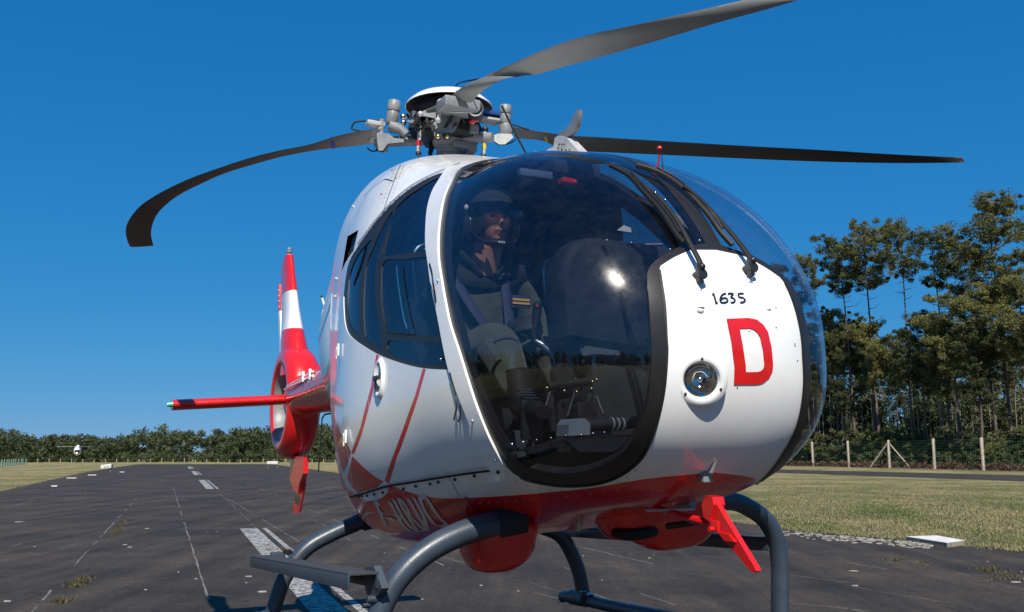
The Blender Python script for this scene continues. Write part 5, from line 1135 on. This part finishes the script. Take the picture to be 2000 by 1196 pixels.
straw = leafmat('straw_grass', (.31, .28, .17), .45, .4); greeng = leafmat('green_grass', (.15, .19, .075), .45, .6)
P1 = []; P2_ = []
for _ in range(15000):
    x = 1500 + 520 * rng.random(); e0 = 1030 + .09 * (x - 1520); y = 935 + (e0 + 4 - 935) * rng.random() ** .6
    q = px2((x, y)); n_ = noise.noise((q[0] * .35, q[1] * .12, 0)); (P1 if n_ + rng.uniform(-.25, .25) > -.05 else P2_).append((q[0], q[1], rng.uniform(.5, 1.3)))
for _ in range(4200):
    x = 460 * rng.random(); y = 908 + (958 - .211 * x * 1.0 - 906) * rng.random(); q = px2((x, max(907, y))); P1.append((q[0], q[1], rng.uniform(.5, 1.1)))
blades('straw_grass', P1, .065, .4, straw, 8); blades('green_grass', P2_, .06, .4, greeng, 8)
P1 = []; P2_ = []
def tuft(a, w, n, s_, green=.5):
    for _ in range(n): q = px2((a[0] + rng.gauss(0, w), a[1] + rng.gauss(0, w * .25))); (P2_ if rng.random() < green else P1).append((q[0], q[1], s_ * rng.uniform(.6, 1.2)))
for k in range(10): tuft((243 - k * 2.2, 1020 + k * 3.1), 3.5, 7, .8, .5)
for k in range(7): tuft((165 - k * 3.6, 1132 + k * 2.8), 3.5, 7, .8, .55)
tuft((119, 1176), 6, 26, .8, .25); tuft((300, 953), 4, 12, 1, .3); tuft((284, 974), 4, 7, .8, .1); tuft((170, 963), 9, 10, .8, .5); tuft((330, 925), 3, 8, 1, .1); tuft((135, 948), 4, 8, .9, .1); tuft((280, 924), 4, 8, 1, .1)
tuft((1755, 1096), 8, 14, .7, .95); tuft((1800, 1102), 9, 16, .7, .2); tuft((1930, 1116), 7, 16, .9, .6); tuft((1968, 1128), 20, 34, .7, .3); tuft((1720, 1077), 4, 6, .6, .7); tuft((1233, 1085), 6, 8, .5, .2); tuft((1278, 1092), 4, 10, .5, .7)
tuft((490, 1042), 2.5, 10, .5, .5); tuft((528, 1075), 8, 26, .5, .35); tuft((520, 1068), 6, 14, .4, .3)
blades('dry_weeds', P1, .07, .2, leafmat('dry_weed', (.16, .12, .07), .5, .6), 9); blades('green_weeds', P2_, .065, .18, leafmat('green_weed', (.085, .095, .03), .5, .6), 9)
P1 = []
for _ in range(2600):
    i = rng.random(); q = Rj[int(i * (len(Rj) - 1))]; P1.append((q[0] + rng.uniform(-.3, .5), q[1] + rng.uniform(-.3, .3), rng.uniform(.5, 1.1)))
for _ in range(1500): q = Lj[int(rng.random() * (len(Lj) - 1))]; P1.append((q[0] + rng.uniform(-.6, .3), q[1] + rng.uniform(-.3, .3), rng.uniform(.5, 1.2)))
blades('verge_grass', P1, .07, .4, straw, 6)
# ------------------------------------------------------------ trees
needle = [leafmat('pine_needles', (.145, .155, .070), .5, .25), leafmat('pine_needles_dark', (.080, .098, .050), .5, .15), leafmat('pine_needles_light', (.18, .185, .075), .45, .25)]
bark = material('pine_bark', (.11, .08, .062), .9, var=.45, vscale=2.5, bump=.6, bscale=12); barkp = material('pale_trunk', (.27, .22, .19), .9, var=.4, vscale=2)
def leaves(cs, n, size, rn, flat=.6, tri=True):
    # cs: list of (centre, radius) clumps -> arrays
    C = np.array([c for c, _ in cs]); Rr = np.array([r_ for _, r_ in cs]); idx = rn.integers(0, len(cs), n); d = rn.normal(size=(n, 3)); d /= np.linalg.norm(d, axis=1, keepdims=True); u = rn.random(n) ** .45
    P = C[idx] + d * (u * Rr[idx])[:, None] * np.array([1, 1, flat]); a = rn.normal(size=(n, 3)); a[:, 2] = np.abs(a[:, 2]) * .8 + .2; a /= np.linalg.norm(a, axis=1, keepdims=True); b_ = np.cross(a, rn.normal(size=(n, 3))); b_ /= np.linalg.norm(b_, axis=1, keepdims=True)
    s_ = size * rn.uniform(.6, 1.3, n)[:, None]; V = np.stack([P - b_ * s_ * .30, P + b_ * s_ * .30, P + a * s_ * 1.15 + b_ * s_ * .15 * rn.normal(size=(n, 1))], 1).reshape(-1, 3); F = np.arange(3 * n).reshape(-1, 3); return V, F
def npmesh(name, V, F, mat):
    me = bpy.data.meshes.new(name); me.vertices.add(len(V)); me.vertices.foreach_set('co', V.astype(np.float32).ravel()); me.loops.add(F.size); me.loops.foreach_set('vertex_index', F.astype(np.int32).ravel()); me.polygons.add(len(F)); me.polygons.foreach_set('loop_start', np.arange(0, F.size, 3, dtype=np.int32)); me.update(calc_edges=True); me.materials.append(mat); return me
def pine(seed, Ht, cw, cdep, nl_, dens, mat, lean=0., low=0., size=.23, rtrunk=.22, dead=6):
    # returns (trunk mesh, crown mesh); Ht total height, cw crown half width, cdep crown depth
    r_ = random.Random(seed); rn = np.random.default_rng(seed); mb = MB(); top = np.array([lean, r_.uniform(-.5, .5), Ht * .97]); k1 = np.array([r_.uniform(-.5, .5) + lean * .3, 0, Ht * .45]); sp = catmull([(0, 0, 0), k1, top], 8); mb.tube(sp, np.linspace(rtrunk, rtrunk * .25, len(sp)), 7)
    cs = []; zt = np.array([p_[2] for p_ in sp])
    def at_(z): return np.array([np.interp(z, zt, sp[:, 0]), np.interp(z, zt, sp[:, 1]), z])
    for i in range(nl_):
        f = (i + r_.random()) / nl_; z = Ht - cdep * (1 - f) * .98; a = r_.uniform(0, 6.283); prof = math.sin(math.pi * (.18 + .75 * (1 - f))) ** .7; L = cw * prof * r_.uniform(.55, 1.12); p0 = at_(z - L * .25); e = p0 + np.array([math.cos(a) * L, math.sin(a) * L, L * r_.uniform(.15, .55)])
        m_ = (p0 + e) / 2 + np.array([0, 0, -.1 * L]); mb.tube(catmull([p0, m_, e], 3), np.linspace(.085, .02, 7), 5, caps=False); nc = max(2, int(L / .9))
        for j in range(nc): t_ = .35 + .7 * j / nc; c = p0 + (e - p0) * t_ + np.array([r_.gauss(0, .45), r_.gauss(0, .45), r_.gauss(.15, .3)]); cs.append((c, r_.uniform(.5, 1.1) * (cw / 4.5) ** .5))
        for _ in range(nc + 1): cs.append((p0 + (e - p0) * r_.uniform(.4, 1.15) + np.array([r_.gauss(0, .7), r_.gauss(0, .7), r_.gauss(.1, .45)]), r_.uniform(.25, .6)))
    for _ in range(5): cs.append((at_(Ht * .985) + np.array([r_.gauss(0, .6), r_.gauss(0, .6), r_.uniform(-.8, .3)]), .8))
    for _ in range(dead):
        z = Ht - cdep * r_.uniform(1.0, 1.55); a = r_.uniform(0, 6.283); L = r_.uniform(1, 2.6); p0 = at_(z); mb.tube([p0, p0 + np.array([math.cos(a) * L * .6, math.sin(a) * L * .6, L * .1]), p0 + np.array([math.cos(a) * L, math.sin(a) * L, L * r_.uniform(-.2, .5)])], [.05, .03, .012], 4, caps=False)
    for _ in range(int(low)): z = r_.uniform(.12, .8) * (Ht - cdep); a = r_.uniform(0, 6.283); cs.append((at_(z) + np.array([math.cos(a), math.sin(a), 0]) * r_.uniform(.4, cw * .5), r_.uniform(.5, 1.1)))
    V, F = leaves(cs, int(dens * 2.6), size, rn, .8)
    tm = bpy.data.meshes.new('trunk'); tm.from_pydata(mb.V, [], mb.F); tm.update(); tm.shade_smooth(); tm.materials.append(bark if rtrunk > .15 else barkp); return tm, npmesh('crown', V, F, mat)
base = 34.
VT = {'tall': [pine(11, 34, 4.6, 9.5, 21, 7000, needle[0], .6), pine(12, 34, 4.2, 8.5, 19, 6000, needle[1], -.8), pine(13, 34, 4.0, 8, 18, 5600, needle[0], .3, dead=10), pine(14, 34, 5.2, 15, 34, 13000, needle[0], .5)],
      'mid': [pine(21, 24, 5.0, 11, 28, 11000, needle[2], .5, low=5), pine(22, 24, 4.4, 10, 24, 9500, needle[0], -.4, low=4), pine(23, 24, 4.8, 13, 30, 12000, needle[1], .2, low=5)],
      'thin': [pine(31, 26, 2.4, 8, 12, 3200, needle[1], .5, low=3, rtrunk=.13, dead=8), pine(32, 26, 2.0, 7, 10, 2600, needle[0], -.4, low=2, rtrunk=.12, dead=8), pine(33, 26, 2.6, 9, 13, 3400, needle[2], .2, low=5, rtrunk=.14, dead=6)],
      'bush': [pine(41, 7, 2.6, 6.2, 20, 6500, needle[1], .2, size=.36, dead=0), pine(42, 7, 3.0, 6.4, 22, 7000, needle[2], -.2, size=.36, dead=0)]}
HT = dict(tall=34, mid=24, thin=26, bush=7)
def place_tree(kind, v, px_, topy, D_, label, cat='tree', group=None, wide=1., name='pine_tree', rz=None):
    D_ = max(D_, 113.8 + (1920 - px_) * .115 + 9) if px_ < 1920 else D_; x = (px_ - 1000) / FPX * D_ * 1.0; zt = CAMW[2] + (888 - topy) / FPX * D_ * 1.013; s_ = zt / HT[kind]
    e = empty(name, (x, D_, 0), rng.uniform(0, 6.28) if rz is None else rz); e.scale = (s_ * wide, s_ * wide, s_); tag(e, label, cat, group); tm, cm = VT[kind][v]
    for nm, me in (('trunk', tm), ('crown', cm)): c = bpy.data.objects.new(nm, me); sc.collection.objects.link(c); c.parent = e
    return e
G = 'tall pines behind the fence on the right'
for k, v, x, ty, D_, w, lab in (
    ('tall', 3, 1968, 392, 128, 1.15, 'tallest broad-crowned pine at the far right edge of the photo'),
    ('tall', 2, 2052, 420, 131, 1.1, 'tall pine cut by the right edge of the photo'),
    ('tall', 0, 1711, 436, 132, 1.05, 'flat-topped tall pine with a leaning trunk, left of the sky gap'),
    ('tall', 1, 1663, 470, 136, 1.1, 'leftmost tall pine of the clump, bare trunk below its crown'),
    ('tall', 2, 1774, 436, 138, .9, 'tall pine with a slim straight bare trunk in the clump middle'),
    ('tall', 1, 1848, 450, 134, 1.0, 'tall pine with open crown right of the slim bare one'),
    ('tall', 0, 1912, 488, 140, .9, 'tall pine half hidden by the broad tallest one'),
    ('tall', 2, 1578, 506, 146, .9, 'tall pine partly behind the curved windscreen edge'),
    ('tall', 1, 1520, 520, 150, .9, 'pine seen only through the clear bubble of the windscreen')): place_tree(k, v, x, ty, D_, lab, wide=w, group=G)
G = 'bushy mid height pines below the tall crowns'
for v, x, ty, D_, w, lab in ((1, 1628, 612, 134, .9, 'bushy pine nearest the helicopter nose'), (0, 1700, 640, 138, .9, 'bushy pine below the flat-topped tall pine'), (2, 1655, 690, 130, 1.0, 'low dark bushy pine between two bare trunks'),
    (2, 1795, 618, 129, 1.0, 'dark bushy pine right of the sky gap'), (0, 1868, 585, 124, 1.15, 'large bright green bushy pine before the wood'), (1, 1940, 570, 126, 1.25, 'bushy pine filling the wood at right'), (0, 2010, 545, 122, 1.2, 'bright bushy pine cut by the right photo edge'),
    (2, 1905, 650, 119, 1.1, 'dark low bushy pine behind the rightmost fence post'), (1, 1840, 680, 121, 1.0, 'low bushy pine behind the braced post and its neighbour'), (0, 1590, 640, 142, .9, 'bushy pine beside the windscreen edge'), (1, 1550, 640, 150, 1., 'bushy pine behind the windscreen bubble'), (2, 1745, 900 - 235, 160, .7, 'small dark pine above the sky gap')): place_tree('mid', v, x, ty, D_, lab, wide=w, group=G)
ORD = ['first', 'second', 'third', 'fourth', 'fifth', 'sixth', 'seventh', 'eighth', 'ninth', 'tenth', 'eleventh', 'twelfth', 'thirteenth', 'fourteenth', 'fifteenth', 'sixteenth', 'seventeenth', 'eighteenth', 'nineteenth', 'twentieth', 'twenty-first', 'twenty-second']
BAYS = [(1588, 'left of the leftmost fence post'), (1658, 'behind the leftmost fence bay'), (1737, 'behind the bay left of the braced post'), (1825, 'behind the bay right of the braced post'), (1920, 'behind the rightmost full fence bay'), (9999, 'right of the rightmost fence post')]
CNT = {}
def baylabel(what, x):
    for lim, t_ in BAYS:
        if x < lim: break
    n = CNT.get((what, t_), 0); CNT[(what, t_)] = n + 1; return '%s %s from the left, %s' % (ORD[min(n, 21)], what, t_)
G = 'slender pines deep in the wood'
for i in range(64):
    x = 1530 + 500 * (i + rng.random()) / 64; D_ = rng.uniform(132, 185); ty = rng.uniform(625, 715)
    if 1712 < x < 1765: ty = rng.uniform(660, 700)
    place_tree('thin', i % 3, x, ty, D_, baylabel('slender grey-stemmed pine', x), wide=rng.uniform(.7, 1.0), group=G, name='slender_pine')
G = 'shrubs at the foot of the wood'
for i in range(34):
    x = 1540 + 490 * (i + rng.random()) / 34; place_tree('bush', i % 2, x, rng.uniform(850, 876), rng.uniform(118, 135), baylabel('dark evergreen shrub', x), 'shrub', wide=rng.uniform(.8, 1.3), group=G, name='evergreen_shrub')
# far wood: one mass all round the airfield (the part behind the camera shows as reflection in the windscreen)
def farwood(name, f, n, size, mat, leafn):
    rn = np.random.default_rng(5); cs = []
    for i in range(n):
        x, y, h_ = f(rn)
        for _ in range(5): z = h_ * rn.uniform(.45, .93); cs.append((np.array([x + rn.normal() * h_ * .14, y + rn.normal() * 1.5, z]), h_ * rn.uniform(.12, .2)))
        for _ in range(3): cs.append((np.array([x + rn.normal() * h_ * .2, y + rn.normal() * 2, h_ * rn.uniform(.08, .45)]), h_ * rn.uniform(.14, .22)))
    V, F = leaves(cs, leafn, size, rn, .85); me = npmesh(name, V, F, mat); return tag(link(name, me), kind='stuff')
TX = [-200, 0, 20, 60, 110, 150, 190, 230, 250, 280, 310, 335, 360, 420, 470, 530, 570, 640, 760, 1000, 1500, 2300]; TY = [846, 841, 846, 857, 853, 851, 858, 853, 850, 843, 837, 838, 846, 845, 840, 837, 833, 832, 838, 840, 836, 836]
def f1(rn): D_ = rn.uniform(238, 275); x = rn.uniform(-260, 1350); return (x - 1000) / FPX * D_, D_, max(3, CAMW[2] + (888 - np.interp(x, TX, TY) + 4 - rn.gamma(1.5, 4)) / FPX * D_)
def f2(rn): D_ = rn.uniform(240, 300); x = rn.uniform(1250, 2500); return (x - 1000) / FPX * D_, D_, max(3, CAMW[2] + (888 - np.interp(x, TX, TY) - rn.exponential(4)) / FPX * D_)
farwood('far_wood', f1, 420, .7, needle[1], 130000); farwood('far_wood', lambda rn: (lambda q: (q[0], q[1] - 12, q[2] * .82))(f1(rn)), 120, .7, needle[1], 30000); farwood('far_wood', f2, 200, 1.1, needle[1], 30000)
def f3(rn): a = rn.uniform(R(150), R(395)); r_ = rn.uniform(150, 175); return math.cos(a) * r_, math.sin(a) * r_, rn.uniform(11, 19)
farwood('far_wood', f3, 330, 2.2, needle[1], 42000)
def f4(rn): D_ = rn.uniform(228, 240); x = rn.uniform(-150, 1300); return (x - 1000) / FPX * D_, D_, rn.uniform(1.2, 2.6)
def f7(rn):

    while True:
        x = rn.uniform(1480, 2120)
        if not 1708 < x < 1766 or rn.random() < .12: break
    D_ = rn.uniform(165, 200); return (x - 1000) / FPX * D_, D_, max(3, CAMW[2] + (888 - rn.uniform(705, 815)) / FPX * D_)
farwood('far_wood', f7, 230, .8, needle[1], 60000)
farwood('undergrowth', f4, 330, .55, needle[1], 26000)
# litter and scrub between fence and wood
def f5(rn):
    s_ = rn.uniform(-60, 60); q = FE0 + fd * s_ + fn_ * rn.uniform(3, 14); return q[0], q[1], rn.uniform(.8, 2.6)
farwood('undergrowth', f5, 240, .42, needle[1], 26000)
brush = leafmat('dead_brush', (.16, .10, .075), .5, .4)
def f6(rn): s_ = rn.uniform(-60, 60); q = FE0 + fd * s_ + fn_ * rn.uniform(-.2, 4); return q[0], q[1], rn.uniform(.25, .9)
farwood('dead_brush', f6, 300, .3, brush, 16000)
# ------------------------------------------------------------ fences
conc = material('concrete_post', (.36, .32, .25), .85, var=.25, vscale=3); netm = material('green_wire', (.03, .07, .04), .6)
fe = empty('wire_fence', (0, 0, 0)); tag(fe, 'tall wire fence on concrete posts along the wood at right', 'fence')
ph = 3.95; posts = []
for px_ in (1520, 1588, 1658, 1737, 1825, 1920, 2030, 2160):
    w = wray(px_, 900); # intersect vertical plane of the fence line
    d2 = w[:2]; A_ = np.array([d2, -fd]).T; s_ = np.linalg.solve(A_, FE0 - 0 * FE0); q = d2 * s_[0]; posts.append(q)
    hgt = ph * rng.uniform(.985, 1.015); MB().tube([(q[0], q[1], 0), (q[0] + rng.uniform(-.04, .04), q[1], hgt - .12), (q[0], q[1], hgt)], [.21, .20, .12], 8).build('post', conc, fe)
b3 = posts[3]
for s_ in (-1, 1): MB().tube([(b3[0] + fd[0] * .0 + s_ * 1.9, b3[1] + s_ * -2.2, 0.1), (b3[0], b3[1], ph - .35)], [.10, .10], 6).build('brace', conc, fe)
b = MB(); q0 = posts[0] + (posts[0] - posts[1]) * 3; q1 = posts[-1] + (posts[-1] - posts[-2]) * 3; nW = 18
V = []; F = []
dq = (q1 - q0) / np.linalg.norm(q1 - q0); Lq = np.linalg.norm(q1 - q0)
def wire(a, c, r_=.013):
    k = len(V); a = np.array(a); c = np.array(c); u = np.array([0, 0, r_]) if abs(c[2] - a[2]) < .5 else np.array([dq[0] * r_, dq[1] * r_, 0]); v = np.cross(u, c - a); v = v / (np.linalg.norm(v) + 1e-9) * r_
    for p_ in (a, c): V.extend([p_ + u, p_ - u * .5 + v, p_ - u * .5 - v])
    for j in range(3): F.append((k + j, k + (j + 1) % 3, k + 3 + (j + 1) % 3, k + 3 + j))
for i in range(11): wire((*q0, .2 + i * .35), (*q1, .2 + i * .35), .011)
n = int(Lq / .45)
for i in range(n): q = q0 + dq * Lq * i / n; wire((*q, .1), (*q, 3.75), .010)
o = mesh('wire_mesh', V, F, netm, fe, smooth=False); o['kind'] = 'stuff'
f2_ = empty('far_fence', (0, 0, 0)); tag(f2_, 'distant fence of thin pale posts before the far wood at left', 'fence'); pm = None
for px_ in list(range(74, 560, 22)) + [610, 632, 655]:
    w = wray(px_, 900); D_ = 222 - (px_ - 74) * .02; q = w[:2] * D_ / w[1]
    if pm is None: o = MB().cyl((0, 0, 0), (0, 0, .85), .09, m=6).build('post', conc, f2_); pm = o.data
    else: o = bpy.data.objects.new('post', pm); sc.collection.objects.link(o); o.parent = f2_
    o.location = (q[0], q[1], 0); o.scale = (1, 1, rng.uniform(.85, 1.25))
mesh('wire', [(wray(60, 900)[0] * 222, 222, z) for z in (.7, .74)] + [(wray(680, 900)[0] * 210, 210, z) for z in (.74, .7)], [(0, 1, 2, 3)], netm, f2_, smooth=False)
f3_ = empty('green_fence', (0, 0, 0)); tag(f3_, 'short green netting enclosure with pale posts at the left edge', 'fence')
greenp = material('pale_green_post', (.28, .40, .33), .6); gq = []
for i, px_ in enumerate((-14, -6, 4, 9, 14, 18, 23, 27, 31, 37, 42, 45, 51)):
    D_ = 132 + i * 3.2; w = wray(px_, 900); q = w[:2] * D_ / w[1]; gq.append(q); MB().cyl((*q, 0), (*q, 1.15), .075, m=6).build('post', greenp, f3_)
b = MB()
for a, c in zip(gq[:-1], gq[1:]):
    for z in (.2, .4, .6, .8, 1.0): b.cyl((*a, z), (*c, z), .016, m=4)
    for k in range(6): q = a + (c - a) * k / 6; b.cyl((*q, .1), (*q, 1.05), .014, m=4)
o = b.build('netting', material('green_net', (.01, .10, .06), .7), f3_, smooth=False); o['kind'] = 'stuff'
# ------------------------------------------------------------ second helicopter, hovering far down the runway
c = CAMW + wray(151, 881) * (170 / wray(151, 881)[1]); h2 = empty('distant_helicopter', tuple(c)); h2.location = tuple(c); h2.rotation_euler = (0, 0, .435); tag(h2, 'small distant white helicopter hovering low before the far wood', 'helicopter')
k = 170 / FPX    # metres per photo pixel there
fixn(MB().ball((0, 0, 0), (6.5 * k, 12 * k, 9 * k), 14, 20).build('body', M['white'], h2))
fixn(MB().ball((0, -5 * k, -.6 * k), (5.2 * k, 8 * k, 5.2 * k), 12, 18).build('windscreen', M['black'], h2)); fixn(MB().ball((-.6 * k, -11 * k, -4.5 * k), (2.6 * k, 3.5 * k, 2.8 * k), 10, 14).build('nose_panel', M['white'], h2))
fixn(MB().ball((.8 * k, 1 * k, 9.5 * k), (2.8 * k, 3 * k, 1.6 * k), 8, 12).build('hub_cap', M['white'], h2)); MB().cyl((.8 * k, 1 * k, 6 * k), (.8 * k, 1 * k, 9.5 * k), .9 * k, m=8).build('mast', M['hubd'], h2)
for a in (160, 40, -80):
    u = np.array([math.cos(R(a)), math.sin(R(a)), 0]); w = np.array([-u[1], u[0], 0]); s0 = np.array([.8 * k, 1 * k, 8.2 * k]); L = 39 * k
    V = [s0 + w * .7 * k, s0 + u * L + w * .7 * k, s0 + u * L - w * .7 * k, s0 - w * .7 * k]
    MB().prism(V, (0, 0, .5 * k)).build('rotor_blade', M['hubw'], h2)
MB().tube([(1 * k, 4 * k, 3 * k), (.5 * k, 60 * k, 4 * k)], [2 * k, .9 * k], 10).build('tail_boom', M['white'], h2); MB().box((.5 * k, 60 * k, 6 * k), (.8 * k, 3 * k, 4.5 * k)).build('tail_fin', M['white'], h2)
for s_ in (-1, 1):
    MB().tube([(s_ * 4 * k, -8 * k, -12 * k), (s_ * 4.5 * k, 8 * k, -12 * k)], .35 * k, 6).build('skid', M['skid'], h2)
    for y in (-4, 5): MB().tube([(s_ * 2.5 * k, y * k, -6 * k), (s_ * 4.3 * k, y * k, -12 * k)], .3 * k, 6).build('skid_leg', M['skid'], h2)
